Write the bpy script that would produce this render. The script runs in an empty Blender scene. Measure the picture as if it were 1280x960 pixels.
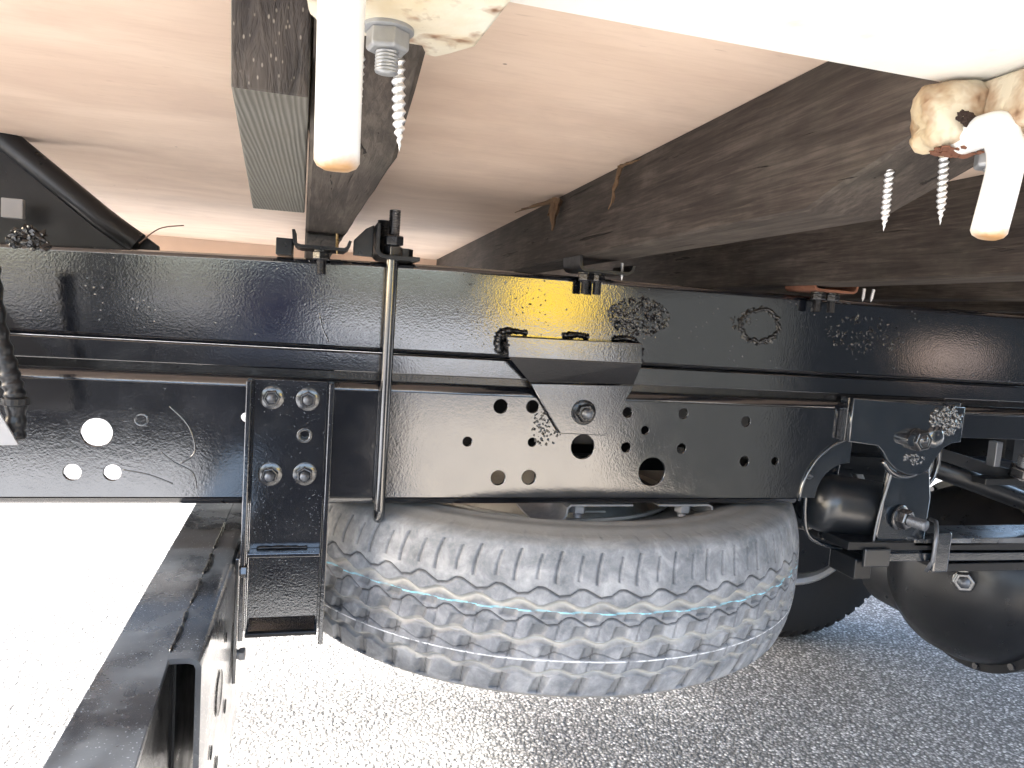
import bpy, bmesh, math, random
import numpy as np
from mathutils import Vector, Matrix
random.seed(7); np.random.seed(7)
PI = math.pi
S = bpy.context.scene
C = S.collection
GZ = -0.096                      # ground level; z is measured from below the truck rail, metres

# ------------------------------------------------------------------ camera
cam_d = bpy.data.cameras.new('camera'); cam = bpy.data.objects.new('camera', cam_d); C.objects.link(cam)
cam_d.sensor_width = 36; cam_d.lens = 25.497; cam_d.clip_start = 0.02; cam_d.clip_end = 500
right = Vector((0.96461584, -0.25433377, 0.06950255))
down = Vector((0.04220194, -0.11127103, -0.99289363))
fwd = Vector((0.26026, 0.96069407, -0.09660041))
mw = Matrix((right, -down, -fwd)).transposed().to_4x4(); mw.translation = (0, -0.87, 0.79)
cam.matrix_world = mw
S.camera = cam
S.render.resolution_x = 1024; S.render.resolution_y = 768

# ------------------------------------------------------------------ light
SUN_AZ = Vector((-0.97, 0.04, 0)).normalized(); SUN_EL = math.radians(35)
world = bpy.data.worlds.new('World'); S.world = world; world.use_nodes = True
wn = world.node_tree.nodes; wl = world.node_tree.links
sky = wn.new('ShaderNodeTexSky'); sky.sky_type = 'NISHITA'; sky.sun_disc = False
sky.sun_elevation = SUN_EL; sky.sun_rotation = math.atan2(SUN_AZ.x, SUN_AZ.y)
sky.air_density = 1.0; sky.dust_density = 4.0; sky.ozone_density = 1.0
wl.new(sky.outputs[0], wn['Background'].inputs[0]); wn['Background'].inputs[1].default_value = 0.15
sd = bpy.data.lights.new('sun', 'SUN'); so = bpy.data.objects.new('sun', sd); C.objects.link(so)
sd.energy = 3.1; sd.angle = math.radians(10); sd.color = (1, 0.95, 0.88)
dvec = -(SUN_AZ * math.cos(SUN_EL) + Vector((0, 0, math.sin(SUN_EL))))
so.rotation_euler = dvec.to_track_quat('-Z', 'Y').to_euler(); so.location = (-3, 2, 5)
S.view_settings.view_transform = 'Standard'; S.view_settings.look = 'None'
S.view_settings.exposure = 3.25; S.view_settings.gamma = 1
S.render.engine = 'CYCLES'
S.cycles.max_bounces = 10; S.cycles.diffuse_bounces = 5; S.cycles.glossy_bounces = 5

# ------------------------------------------------------------------ materials
class NT:
    def __init__(s, name):
        s.m = bpy.data.materials.new(name); s.m.use_nodes = True
        s.t = s.m.node_tree; s.n = s.t.nodes; s.l = s.t.links
        s.b = s.n['Principled BSDF']
        s.tc = s.n.new('ShaderNodeTexCoord')
    def set(s, sock, v):
        if hasattr(v, 'is_output') or isinstance(v, bpy.types.NodeSocket): s.l.new(v, sock)
        else: sock.default_value = v
    def coord(s, scale=(1, 1, 1), rnd=False, rot=(0, 0, 0)):
        mp = s.n.new('ShaderNodeMapping'); s.l.new(s.tc.outputs['Object'], mp.inputs[0])
        mp.inputs['Scale'].default_value = scale; mp.inputs['Rotation'].default_value = rot
        if rnd:
            oi = s.n.new('ShaderNodeObjectInfo'); mu = s.n.new('ShaderNodeMath'); mu.operation = 'MULTIPLY'
            s.l.new(oi.outputs['Random'], mu.inputs[0]); mu.inputs[1].default_value = 37.0
            s.l.new(mu.outputs[0], mp.inputs['Location'])
        return mp.outputs[0]
    def noise(s, co, scale, detail=3, rough=0.5, dist=0, col=False):
        n = s.n.new('ShaderNodeTexNoise'); s.l.new(co, n.inputs['Vector'])
        n.inputs['Scale'].default_value = scale; n.inputs['Detail'].default_value = detail
        n.inputs['Roughness'].default_value = rough; n.inputs['Distortion'].default_value = dist
        return n.outputs['Color' if col else 'Fac']
    def voro(s, co, scale, feature='F1', out='Distance', rnd=1.0):
        n = s.n.new('ShaderNodeTexVoronoi'); n.feature = feature; s.l.new(co, n.inputs['Vector'])
        n.inputs['Scale'].default_value = scale; n.inputs['Randomness'].default_value = rnd
        return n.outputs[out]
    def ramp(s, f, stops, interp='LINEAR'):
        n = s.n.new('ShaderNodeValToRGB'); s.l.new(f, n.inputs[0]); cr = n.color_ramp; cr.interpolation = interp
        while len(cr.elements) < len(stops): cr.elements.new(0.5)
        for e, (p, c) in zip(cr.elements, stops):
            e.position = p; e.color = (c, c, c, 1) if isinstance(c, (int, float)) else (*c, 1)
        return n.outputs[0]
    def mix(s, f, a, b, mode='MIX'):
        n = s.n.new('ShaderNodeMix'); n.data_type = 'RGBA'; n.blend_type = mode
        s.set(n.inputs[0], f)
        s.set(n.inputs[6], a if not isinstance(a, tuple) else (*a, 1)); s.set(n.inputs[7], b if not isinstance(b, tuple) else (*b, 1))
        return n.outputs[2]
    def math(s, op, a, b=0.0):
        n = s.n.new('ShaderNodeMath'); n.operation = op; s.set(n.inputs[0], a); s.set(n.inputs[1], b); return n.outputs[0]
    def bump(s, h, strength, dist, prev=None):
        n = s.n.new('ShaderNodeBump'); s.l.new(h, n.inputs['Height']); n.inputs['Strength'].default_value = strength
        n.inputs['Distance'].default_value = dist
        if prev is not None: s.l.new(prev, n.inputs['Normal'])
        return n.outputs[0]
    def out(s, col, rough, normal=None, metal=0.0, spec=0.5, coat=0.0):
        s.set(s.b.inputs['Base Color'], col if not isinstance(col, tuple) else (*col, 1))
        s.set(s.b.inputs['Roughness'], rough); s.set(s.b.inputs['Metallic'], metal)
        s.b.inputs['Specular IOR Level'].default_value = spec
        if coat: s.b.inputs['Coat Weight'].default_value = coat; s.b.inputs['Coat Roughness'].default_value = 0.12
        if normal is not None: s.l.new(normal, s.b.inputs['Normal'])
        return s.m

def black_paint(name, base=(0.005, 0.006, 0.009), rough=(0.12, 0.32), peel=0.35, dust_sheen=0.25, dust_sheen_col=(0.16, 0.18, 0.2), pits=True, rnd=False, spec=0.9, coat=1.0, film_k=0.03):
    t = NT(name); co = t.coord(rnd=rnd)
    big = t.noise(co, 9, 4, 0.55, 0.3)
    film = t.ramp(big, [(0.42, 0.0), (0.7, 1.0)])
    fine = t.noise(co, 900, 2, 0.6)
    spk = t.ramp(t.noise(co, 520, 1, 0.4), [(0.68, 0.0), (0.76, 1.0)])
    blot = t.ramp(t.noise(co, 22, 4, 0.6), [(0.40, 0.15), (0.66, 1.0)])
    dsp = t.math('MULTIPLY', spk, blot)
    f = t.math('MULTIPLY', t.math('ADD', t.math('MULTIPLY', film, film_k), dsp), dust_sheen)
    col = t.mix(f, base, dust_sheen_col)
    r = t.ramp(t.noise(co, 30, 4, 0.6), [(0.3, rough[0]), (0.75, rough[1])])
    r2 = t.math('ADD', r, t.math('MULTIPLY', f, 0.5))
    nrm = t.bump(t.noise(co, 420, 3, 0.55), peel, 0.00028)
    nrm = t.bump(t.noise(co, 130, 3, 0.55), peel * 0.8, 0.00025, nrm)
    nrm = t.bump(t.noise(co, 10, 2, 0.5), peel * 0.6, 0.0007, nrm)
    if pits:
        p = t.ramp(t.voro(co, 120), [(0.06, 0.0), (0.13, 1.0)])
        pm = t.ramp(t.noise(co, 25, 3, 0.6), [(0.5, 0.0), (0.62, 1.0)])
        h = t.math('MULTIPLY', t.math('SUBTRACT', 1.0, p), pm)
        nrm = t.bump(t.math('SUBTRACT', 1.0, h), 0.8, 0.001, nrm)
        col = t.mix(h, col, (0.006, 0.006, 0.008))
        r2 = t.math('ADD', r2, t.math('MULTIPLY', h, 0.3))
    t.b.inputs['Coat Weight'].default_value = coat; t.b.inputs['Coat IOR'].default_value = 1.62
    t.set(t.b.inputs['Coat Roughness'], t.math('MULTIPLY', r2, 0.6)); t.l.new(nrm, t.b.inputs['Coat Normal'])
    return t.out(col, r2, nrm, spec=spec)

MAT = {}
MAT['rail_upper'] = black_paint('black gloss paint upper rail', peel=0.30, dust_sheen=0.15, rough=(0.05, 0.12))
MAT['rail_lower'] = black_paint('black gloss paint lower rail', peel=0.24, dust_sheen=0.22, rough=(0.07, 0.18), pits=False)
MAT['bracket'] = black_paint('black speckled bracket paint', peel=0.5, dust_sheen=0.7, rough=(0.08, 0.2), pits=False)
MAT['hanger'] = black_paint('black blue gloss hanger paint', base=(0.008, 0.012, 0.018), peel=0.35, dust_sheen=0.12, rough=(0.12, 0.25), pits=False)
MAT['housing'] = black_paint('satin black housing', base=(0.007, 0.009, 0.012), peel=0.3, dust_sheen=0.1, rough=(0.3, 0.45), pits=False, spec=0.6, coat=0.35)
MAT['dark'] = black_paint('black paint underbody', base=(0.008, 0.009, 0.011), peel=0.3, dust_sheen=0.05, rough=(0.25, 0.5), pits=False, rnd=True, spec=0.3, coat=0.1)
MAT['arm'] = black_paint('black paint arm with sky sheen', base=(0.010, 0.012, 0.016), peel=0.3, dust_sheen=0.9, dust_sheen_col=(0.17, 0.20, 0.24), film_k=0.45, rough=(0.16, 0.34), pits=False)  # pale blue film paints in the sky sheen on the arm
MAT['rod'] = black_paint('black paint rod', peel=0.15, dust_sheen=0.2, rough=(0.14, 0.25), pits=False)
MAT['crust_shade'] = black_paint('black weld crust and shade', base=(0.004, 0.004, 0.005), peel=0.9, dust_sheen=0.05, rough=(0.1, 0.3), pits=False, spec=0.5, coat=0.15)  # also used where shade is painted in: rail gap, arm side plate

def mk_ply():
    t = NT('plywood underside'); co = t.coord((1, 1, 1))
    cs = t.coord((6.0, 45, 1), rot=(0, 0, 0.25)); cl = t.coord((2.2, 5, 1), rot=(0, 0, 0.25))
    band = t.noise(cl, 2.2, 4, 0.55, 0.8); fib = t.noise(cs, 6, 3, 0.6, 0.3)
    col = t.ramp(band, [(0.3, (0.61, 0.46, 0.36)), (0.5, (0.67, 0.52, 0.41)), (0.72, (0.73, 0.58, 0.465))])
    col = t.mix(t.math('MULTIPLY', t.ramp(fib, [(0.45, 0.0), (0.75, 1.0)]), 0.16), col, (0.42, 0.28, 0.20))
    st = t.ramp(t.noise(co, 5.5, 5, 0.65), [(0.5, 0.0), (0.78, 1.0)])
    col = t.mix(t.math('MULTIPLY', st, 0.5), col, (0.42, 0.31, 0.25))
    pk = t.ramp(t.noise(t.coord((14, 90, 1), rot=(0, 0, 0.3)), 3, 2, 0.5), [(0.70, 0.0), (0.76, 1.0)])
    col = t.mix(t.math('MULTIPLY', pk, 0.3), col, (0.30, 0.19, 0.13))
    mk = t.ramp(t.voro(co, 17), [(0.018, 1.0), (0.03, 0.0)])
    col = t.mix(t.math('MULTIPLY', mk, 0.7), col, (0.10, 0.06, 0.04))
    n = t.bump(fib, 0.25, 0.0008); n = t.bump(t.noise(co, 40, 4, 0.6), 0.15, 0.001, n)
    return t.out(col, 0.6, n, spec=0.3)
MAT['ply'] = mk_ply()

def mk_beam(name, c0, c1, c2, green=0.25):
    t = NT(name); cs = t.coord((120, 5, 120), True); cm = t.coord((26, 3.5, 26), True); co = t.coord(rnd=True)
    g = t.noise(cs, 3, 5, 0.65, 0.6); b = t.noise(cm, 2, 4, 0.6, 0.6)
    col = t.ramp(t.math('MULTIPLY', t.math('ADD', g, b), 0.5), [(0.38, c0), (0.5, c1), (0.62, c2)])
    pat = t.ramp(t.noise(co, 14, 4, 0.65), [(0.45, 0.0), (0.7, 1.0)])
    col = t.mix(t.math('MULTIPLY', pat, green), col, (0.085, 0.08, 0.062))
    crack = t.ramp(t.noise(t.coord((90, 5, 110), True), 1.4, 3, 0.6, 0.8), [(0.30, 1.0), (0.34, 0.0)])
    blot = t.ramp(t.noise(co, 40, 5, 0.7), [(0.35, 0.0), (0.65, 1.0)])
    col = t.mix(t.math('MULTIPLY', blot, 0.35), col, (0.028, 0.022, 0.020))
    col = t.mix(crack, col, (0.012, 0.009, 0.007))
    n = t.bump(g, 0.5, 0.0015); n = t.bump(t.math('SUBTRACT', 1.0, crack), 0.8, 0.003, n)
    return t.out(col, 0.72, n, spec=0.25)
MAT['beam'] = mk_beam('weathered dark timber', (0.026, 0.021, 0.0175), (0.054, 0.043, 0.036), (0.102, 0.085, 0.070))
def mk_block():
    t = NT('grey grooved timber'); co = t.coord()
    w = t.n.new('ShaderNodeTexWave'); t.l.new(t.coord((1, 0.05, 1)), w.inputs[0]); w.inputs['Scale'].default_value = 120
    w.inputs['Distortion'].default_value = 3.2; w.inputs['Detail'].default_value = 2; w.inputs['Detail Scale'].default_value = 1.5
    g = w.outputs[1]
    col = t.mix(g, (0.10, 0.095, 0.082), (0.17, 0.163, 0.143))
    col = t.mix(t.math('MULTIPLY', t.ramp(t.noise(co, 25, 4, 0.6), [(0.4, 0.0), (0.7, 1.0)]), 0.4), col, (0.12, 0.11, 0.09))
    return t.out(col, 0.8, t.bump(g, 0.35, 0.001), spec=0.2)
MAT['block'] = mk_block()
def mk_endgrain():
    t = NT('dark wet end grain'); co = t.coord((90, 60, 14))
    g = t.noise(co, 1.6, 4, 0.6, 0.5)
    col = t.ramp(g, [(0.35, (0.018, 0.014, 0.012)), (0.6, (0.06, 0.048, 0.04)), (0.78, (0.12, 0.10, 0.085))])
    h = t.ramp(t.voro(t.coord((420, 420, 160)), 1.0), [(0.10, 1.0), (0.2, 0.0)])
    col = t.mix(t.math('MULTIPLY', h, 0.6), col, (0.35, 0.31, 0.25))
    return t.out(col, 0.6, t.bump(g, 0.9, 0.003), spec=0.4)
MAT['endgrain'] = mk_endgrain()

def mk_white(name, rust=0.5, base=(0.80, 0.79, 0.74)):
    t = NT(name); co = t.coord()
    n1 = t.noise(co, 70, 3, 0.55, 0.15); n2 = t.noise(co, 18, 4, 0.6)
    st = t.ramp(n2, [(0.45, 0.0), (0.75, 1.0)])
    col = t.mix(t.math('MULTIPLY', st, min(1, rust)), base, (0.60, 0.46, 0.25))
    rs = t.ramp(n1, [(0.62 - 0.12 * rust, 0.0), (0.72, 1.0)])
    col = t.mix(t.math('MULTIPLY', rs, min(1.0, rust * 1.4)), col, (0.26, 0.11, 0.035))
    core = t.ramp(n1, [(0.70 - 0.06 * rust, 0.0), (0.78, 1.0)])
    col = t.mix(t.math('MULTIPLY', core, min(1, rust * 1.5)), col, (0.05, 0.028, 0.018))
    n = t.bump(t.noise(co, 120, 3, 0.6), 0.25, 0.001); n = t.bump(rs, 0.5 * rust, 0.0015, n)
    return t.out(col, 0.38, n)
MAT['white'] = mk_white('white enamel clean', 0.06)
MAT['white_rusty'] = mk_white('white enamel rust stained', 0.8, (0.74, 0.71, 0.60)); MAT['lug'] = mk_white('cream enamel heavily rusted', 1.7, (0.58, 0.51, 0.38))
def mk_hook():
    t = NT('white enamel rusty tip'); co = t.coord()
    sp = t.n.new('ShaderNodeSeparateXYZ'); t.l.new(t.tc.outputs['Object'], sp.inputs[0])
    h = t.math('ADD', sp.outputs[2], t.math('MULTIPLY', t.noise(co, 60, 4, 0.6), 0.012))
    m = t.ramp(t.math('MULTIPLY', h, 10), [(0.05, 1.0), (0.12, 0.0)])
    col = t.mix(t.math('MULTIPLY', m, 0.95), (0.80, 0.79, 0.76), (0.42, 0.22, 0.07))
    return t.out(col, 0.35, t.bump(t.noise(co, 90, 3, 0.6), 0.2, 0.001))
MAT['hook'] = mk_hook()
def mk_metal(name, c, rough, metal=1.0, var=0.3):
    t = NT(name); co = t.coord(rnd=True); n = t.noise(co, 150, 4, 0.6)
    col = t.mix(t.math('MULTIPLY', n, var), c, tuple(x * 0.45 for x in c))
    return t.out(col, t.ramp(n, [(0.3, rough), (0.8, min(1, rough + 0.25))]), t.bump(n, 0.2, 0.0006), metal=metal)
MAT['zinc'] = mk_metal('galvanised zinc', (0.42, 0.43, 0.44), 0.42, 0.85)
MAT['screw'] = mk_metal('bright screw steel', (0.80, 0.80, 0.80), 0.28, 0.8, 0.15)
MAT['brass'] = mk_metal('brassy screw steel', (0.70, 0.50, 0.25), 0.3, 1.0)
MAT['carrier'] = mk_metal('carrier steel', (0.34, 0.34, 0.35), 0.45, 0.7)
MAT['boltblack'] = black_paint('black painted bolt', base=(0.012, 0.013, 0.016), peel=0.12, dust_sheen=0.2, coat=0.5, rough=(0.15, 0.3), pits=False)
MAT['studgrey'] = mk_metal('painted stud grey', (0.16, 0.17, 0.19), 0.3, 0.7)
MAT['rust'] = mk_metal('brown rust', (0.22, 0.09, 0.05), 0.8, 0.0, 0.8)
MAT['rustdark'] = mk_metal('dark rust', (0.035, 0.018, 0.012), 0.85, 0.0, 0.6)
MAT['rim'] = mk_metal('silver rim paint', (0.55, 0.55, 0.55), 0.35, 0.5)
def mk_rimdirty():
    t = NT('dusty cream wheel disc'); co = t.coord(); n = t.noise(co, 14, 5, 0.6)
    return t.out(t.ramp(n, [(0.3, (0.22, 0.20, 0.17)), (0.6, (0.42, 0.40, 0.35))]), 0.7, t.bump(n, 0.2, 0.002))
MAT['disc'] = mk_rimdirty()
def mk_simple(name, c, rough=0.6, var=0.4, scale=20, spec=0.4):
    t = NT(name); co = t.coord(); n = t.noise(co, scale, 4, 0.6)
    return t.out(t.mix(t.math('MULTIPLY', n, var), c, tuple(x * 0.4 for x in c)), rough, t.bump(n, 0.3, 0.002), spec=spec)
MAT['cable'] = mk_simple('black rubber loom', (0.018, 0.018, 0.02), 0.3)
MAT['greyplate'] = mk_simple('pale grey plate', (0.30, 0.30, 0.31), 0.5, 0.15)
MAT['splinter'] = mk_simple('brown splintered wood', (0.16, 0.095, 0.05), 0.85, 0.7, 200)
MAT['wire'] = mk_simple('brown wire', (0.10, 0.06, 0.04), 0.6)
MAT['sillfar'] = mk_simple('tan far board', (0.68, 0.505, 0.39), 0.6, 0.2)
MAT['darkrubber'] = mk_simple('black wheel rubber', (0.014, 0.014, 0.015), 0.6, 0.4, 60)

def mk_tyre():
    t = NT('dusty tyre rubber'); co = t.coord()
    at = t.n.new('ShaderNodeVertexColor'); at.layer_name = 'tread'
    sp = t.n.new('ShaderNodeSeparateColor'); t.l.new(at.outputs[0], sp.inputs[0])
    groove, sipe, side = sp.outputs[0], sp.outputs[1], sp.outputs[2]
    n = t.noise(co, 30, 5, 0.65, 0.4); n2 = t.noise(co, 160, 4, 0.6)
    base = t.ramp(n, [(0.3, (0.10, 0.11, 0.123)), (0.5, (0.175, 0.185, 0.202)), (0.7, (0.31, 0.32, 0.333))])
    base = t.mix(t.math('MULTIPLY', t.ramp(n2, [(0.45, 0.0), (0.7, 1.0)]), 0.3), base, (0.30, 0.31, 0.32))
    gd = t.mix(t.noise(co, 40, 3, 0.6), (0.28, 0.275, 0.25), (0.50, 0.48, 0.43))
    col = t.mix(t.math('MULTIPLY', groove, 0.85), base, gd)
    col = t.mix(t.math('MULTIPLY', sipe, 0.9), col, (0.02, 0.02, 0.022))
    sd_ = t.mix(n, (0.12, 0.12, 0.118), (0.24, 0.235, 0.225))
    col = t.mix(side, col, sd_)
    # painted factory lines running round the tread (thin, worn)
    xyz = t.n.new('ShaderNodeSeparateXYZ'); t.l.new(t.tc.outputs['Object'], xyz.inputs[0])
    wob = t.math('MULTIPLY', t.math('SUBTRACT', t.noise(co, 6, 2, 0.5), 0.5), 0.004)
    z = t.math('ADD', xyz.outputs[2], wob)
    tread = t.math('SUBTRACT', 1.0, side)
    for zc, w, c, k in ((0.016, 0.0008, (0.25, 0.62, 0.75), 0.85), (-0.041, 0.0008, (0.72, 0.74, 0.76), 0.85), (-0.017, 0.0007, (0.5, 0.55, 0.58), 0.45)):
        d = t.math('ABSOLUTE', t.math('SUBTRACT', z, zc)); m = t.math('LESS_THAN', d, w)
        wear = t.ramp(t.noise(co, 70, 3, 0.7), [(0.36, 0.1), (0.52, 1.0)])
        m = t.math('MULTIPLY', t.math('MULTIPLY', m, wear), t.math('MULTIPLY', tread, k))
        m = t.math('MULTIPLY', m, t.math('SUBTRACT', 1.0, t.math('MULTIPLY', groove, 0.7)))
        col = t.mix(m, col, c)
    nb = t.bump(n2, 0.35, 0.0012); nb = t.bump(n, 0.3, 0.003, nb)
    return t.out(col, 0.62, nb, spec=0.35)
MAT['tyre'] = mk_tyre()

def mk_ground():
    t = NT('worn asphalt aggregate'); co = t.coord()
    v1 = t.voro(co, 150, out='Color'); d1 = t.voro(co, 150); d2 = t.voro(co, 330)
    g = t.n.new('ShaderNodeSeparateColor'); t.l.new(v1, g.inputs[0])
    stone = t.ramp(g.outputs[0], [(0.0, (0.13, 0.13, 0.13)), (0.35, (0.25, 0.248, 0.242)), (0.8, (0.42, 0.415, 0.408)), (1.0, (0.68, 0.675, 0.665))])
    edge = t.ramp(d1, [(0.35, 0.0), (0.62, 1.0)])
    col = t.mix(t.math('MULTIPLY', edge, 0.8), stone, (0.075, 0.074, 0.072))
    big = t.ramp(t.noise(co, 1.3, 5, 0.6), [(0.3, 0.85), (0.7, 1.1)])
    col = t.mix(1.0, col, big, 'MULTIPLY')
    h = t.math('SUBTRACT', 1.0, d1)
    n = t.bump(h, 0.8, 0.004); n = t.bump(t.math('SUBTRACT', 1.0, d2), 0.4, 0.002, n)
    return t.out(col, 0.85, n, spec=0.3)
MAT['ground'] = mk_ground()

# ------------------------------------------------------------------ mesh helpers
def thing(name, label, cat, loc=(0, 0, 0), group=None):
    o = bpy.data.objects.new(name, None); C.objects.link(o); o.location = loc; o.empty_display_size = 0.05
    o['label'] = label; o['category'] = cat
    if group: o['group'] = group
    return o
def tag(o, label, cat, group=None):
    o['label'] = label; o['category'] = cat
    if group: o['group'] = group
    return o
def link(name, me, m, parent=None, bevel=0, smooth=None, local=False):
    """link mesh data as one object; vertices are world coordinates unless local"""
    if m is not None and len(me.materials) == 0: me.materials.append(m)
    o = bpy.data.objects.new(name, me); C.objects.link(o)
    if parent is not None:
        o.parent = parent
        if not local:
            root = parent
            off = Vector((0, 0, 0))
            while root is not None: off += root.location; root = root.parent
            o.matrix_parent_inverse = Matrix.Translation(-off)
    if bevel:
        b = o.modifiers.new('bevel', 'BEVEL'); b.width = bevel; b.segments = 2; b.limit_method = 'ANGLE'; b.angle_limit = math.radians(40)
        b.harden_normals = False
    if smooth == 'auto' and len(me.polygons) < 20000:
        w_ = o.modifiers.new('weighted', 'WEIGHTED_NORMAL'); w_.keep_sharp = True; w_.weight = 80
    if smooth: me.polygons.foreach_set('use_smooth', [True] * len(me.polygons)); 
    if smooth == 'auto':
        for p in me.polygons: p.use_smooth = True
        me.set_sharp_from_angle(angle=math.radians(35))
    return o
def obj(name, bm, m, parent=None, **k):
    bmesh.ops.recalc_face_normals(bm, faces=bm.faces)
    me = bpy.data.meshes.new(name); bm.to_mesh(me); bm.free()
    return link(name, me, m, parent, **k)
def box(bm, x0, x1, y0, y1, z0, z1, mtx=None):
    vs = [bm.verts.new(v) for v in ((x0, y0, z0), (x1, y0, z0), (x1, y1, z0), (x0, y1, z0), (x0, y0, z1), (x1, y0, z1), (x1, y1, z1), (x0, y1, z1))]
    for f in ((0, 3, 2, 1), (4, 5, 6, 7), (0, 1, 5, 4), (1, 2, 6, 5), (2, 3, 7, 6), (3, 0, 4, 7)): bm.faces.new([vs[i] for i in f])
    if mtx: bmesh.ops.transform(bm, matrix=mtx, verts=vs)
    return vs
def nb(): return bmesh.new()
def bx(*a, mtx=None): bm = nb(); box(bm, *a, mtx=mtx); return bm
def prism(pts, axis, d0, d1):
    """extrude polygon along axis; pts are the two other coordinates in order"""
    bm = nb()
    def mk(p, d): return {'x': (d, p[0], p[1]), 'y': (p[0], d, p[1]), 'z': (p[0], p[1], d)}[axis]
    a = [bm.verts.new(mk(p, d0)) for p in pts]; b = [bm.verts.new(mk(p, d1)) for p in pts]
    bm.faces.new(a); bm.faces.new(b[::-1]); n = len(pts)
    for i in range(n): bm.faces.new((a[i], a[(i + 1) % n], b[(i + 1) % n], b[i]))
    return bm
def strip_profile(pts, th, axis, d0, d1, ns=1, fn=None):
    """a bent sheet of thickness th: open centreline polyline extruded along axis"""
    P = [Vector(p) for p in pts]; L = []; R_ = []
    for i, p in enumerate(P):
        a = (P[i] - P[i - 1]).normalized() if i else None; b = (P[i + 1] - P[i]).normalized() if i < len(P) - 1 else None
        if a is None: a = b
        if b is None: b = a
        n1 = Vector((-a.y, a.x)); n2 = Vector((-b.y, b.x)); n = (n1 + n2); n = n / max(0.3, n.length ** 2 / 2) if n.length > 1e-6 else n1
        L.append(p + n * th / 2); R_.append(p - n * th / 2)
    loop = L + R_[::-1]; bm = nb(); rings = []
    def mk(p, d): return {'x': (d, p[0], p[1]), 'y': (p[0], d, p[1]), 'z': (p[0], p[1], d)}[axis]
    for k in range(ns + 1):
        d = d0 + (d1 - d0) * k / ns
        rings.append([bm.verts.new(fn(Vector(mk(p, d))) if fn else mk(p, d)) for p in loop])
    n = len(loop); h = n // 2
    for k in range(ns):
        for i in range(n): bm.faces.new((rings[k][i], rings[k][(i + 1) % n], rings[k + 1][(i + 1) % n], rings[k + 1][i]))
    for r in (rings[0], rings[-1]):
        for i in range(h - 1): bm.faces.new((r[i], r[i + 1], r[n - 2 - i], r[n - 1 - i]))
    return bm
def plate(outline, holes, y0, y1, bevel=0.0006):
    """flat plate with real holes in the XZ plane between y0 and y1"""
    cu = bpy.data.curves.new('tmp', 'CURVE'); cu.dimensions = '2D'; cu.fill_mode = 'BOTH'
    th = abs(y1 - y0); cu.extrude = th / 2 - bevel; cu.bevel_depth = bevel; cu.bevel_resolution = 1; cu.offset = -bevel
    def sp(pts):
        s = cu.splines.new('POLY'); s.points.add(len(pts) - 1); s.use_cyclic_u = True
        for q, p in zip(s.points, pts): q.co = (p[0], p[1], 0, 1)
    sp(outline)
    for (x, z, r) in holes:
        sp([(x + r * math.cos(a * PI / 14), z + r * math.sin(a * PI / 14)) for a in range(28)])
    o = bpy.data.objects.new('tmp', cu); C.objects.link(o)
    dg = bpy.context.evaluated_depsgraph_get(); dg.update()
    me = bpy.data.meshes.new_from_object(o.evaluated_get(dg)); bpy.data.objects.remove(o); bpy.data.curves.remove(cu)
    ym = (y0 + y1) / 2
    me.transform(Matrix(((1, 0, 0, 0), (0, 0, -1, ym), (0, 1, 0, 0), (0, 0, 0, 1))))
    me.materials.clear()
    return me
def tube(bm, pts, r, seg=12, caps=True):
    P = [Vector(p) for p in pts]; rr = r if isinstance(r, (list, tuple)) else [r] * len(P); rings = []; up = None
    for i, p in enumerate(P):
        d = (P[min(i + 1, len(P) - 1)] - P[max(i - 1, 0)]).normalized()
        if up is None: up = d.orthogonal().normalized()
        up = (up - d * up.dot(d)).normalized(); s = d.cross(up)
        rings.append([bm.verts.new(p + (up * math.cos(2 * PI * k / seg) + s * math.sin(2 * PI * k / seg)) * rr[i]) for k in range(seg)])
    for a, b in zip(rings, rings[1:]):
        for k in range(seg): bm.faces.new((a[k], a[(k + 1) % seg], b[(k + 1) % seg], b[k]))
    if caps: bm.faces.new(rings[0]); bm.faces.new(rings[-1][::-1])
    return bm
def smooth_path(pts, n=6):
    P = [Vector(p) for p in pts]; out = []
    for i in range(len(P) - 1):
        p0 = P[max(i - 1, 0)]; p1 = P[i]; p2 = P[i + 1]; p3 = P[min(i + 2, len(P) - 1)]
        for k in range(n):
            t = k / n; out.append(0.5 * ((2 * p1) + (p2 - p0) * t + (2 * p0 - 5 * p1 + 4 * p2 - p3) * t * t + (-p0 + 3 * p1 - 3 * p2 + p3) * t ** 3))
    return out + [P[-1]]
def lathe(bm, prof, seg=32, mtx=None, hexa=False):
    """prof: (r, h) along +Z"""
    rings = []
    for r, h in prof:
        if r < 1e-6: rings.append([bm.verts.new((0, 0, h))])
        else: rings.append([bm.verts.new((r * math.cos(2 * PI * k / seg), r * math.sin(2 * PI * k / seg), h)) for k in range(seg)])
    for a, b in zip(rings, rings[1:]):
        if len(a) == 1 and len(b) == 1: continue
        for k in range(seg):
            k2 = (k + 1) % seg
            if len(a) == 1: bm.faces.new((a[0], b[k2], b[k]))
            elif len(b) == 1: bm.faces.new((a[k], a[k2], b[0]))
            else: bm.faces.new((a[k], a[k2], b[k2], b[k]))
    if mtx: bmesh.ops.transform(bm, matrix=mtx, verts=[v for r in rings for v in r])
    return bm
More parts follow.
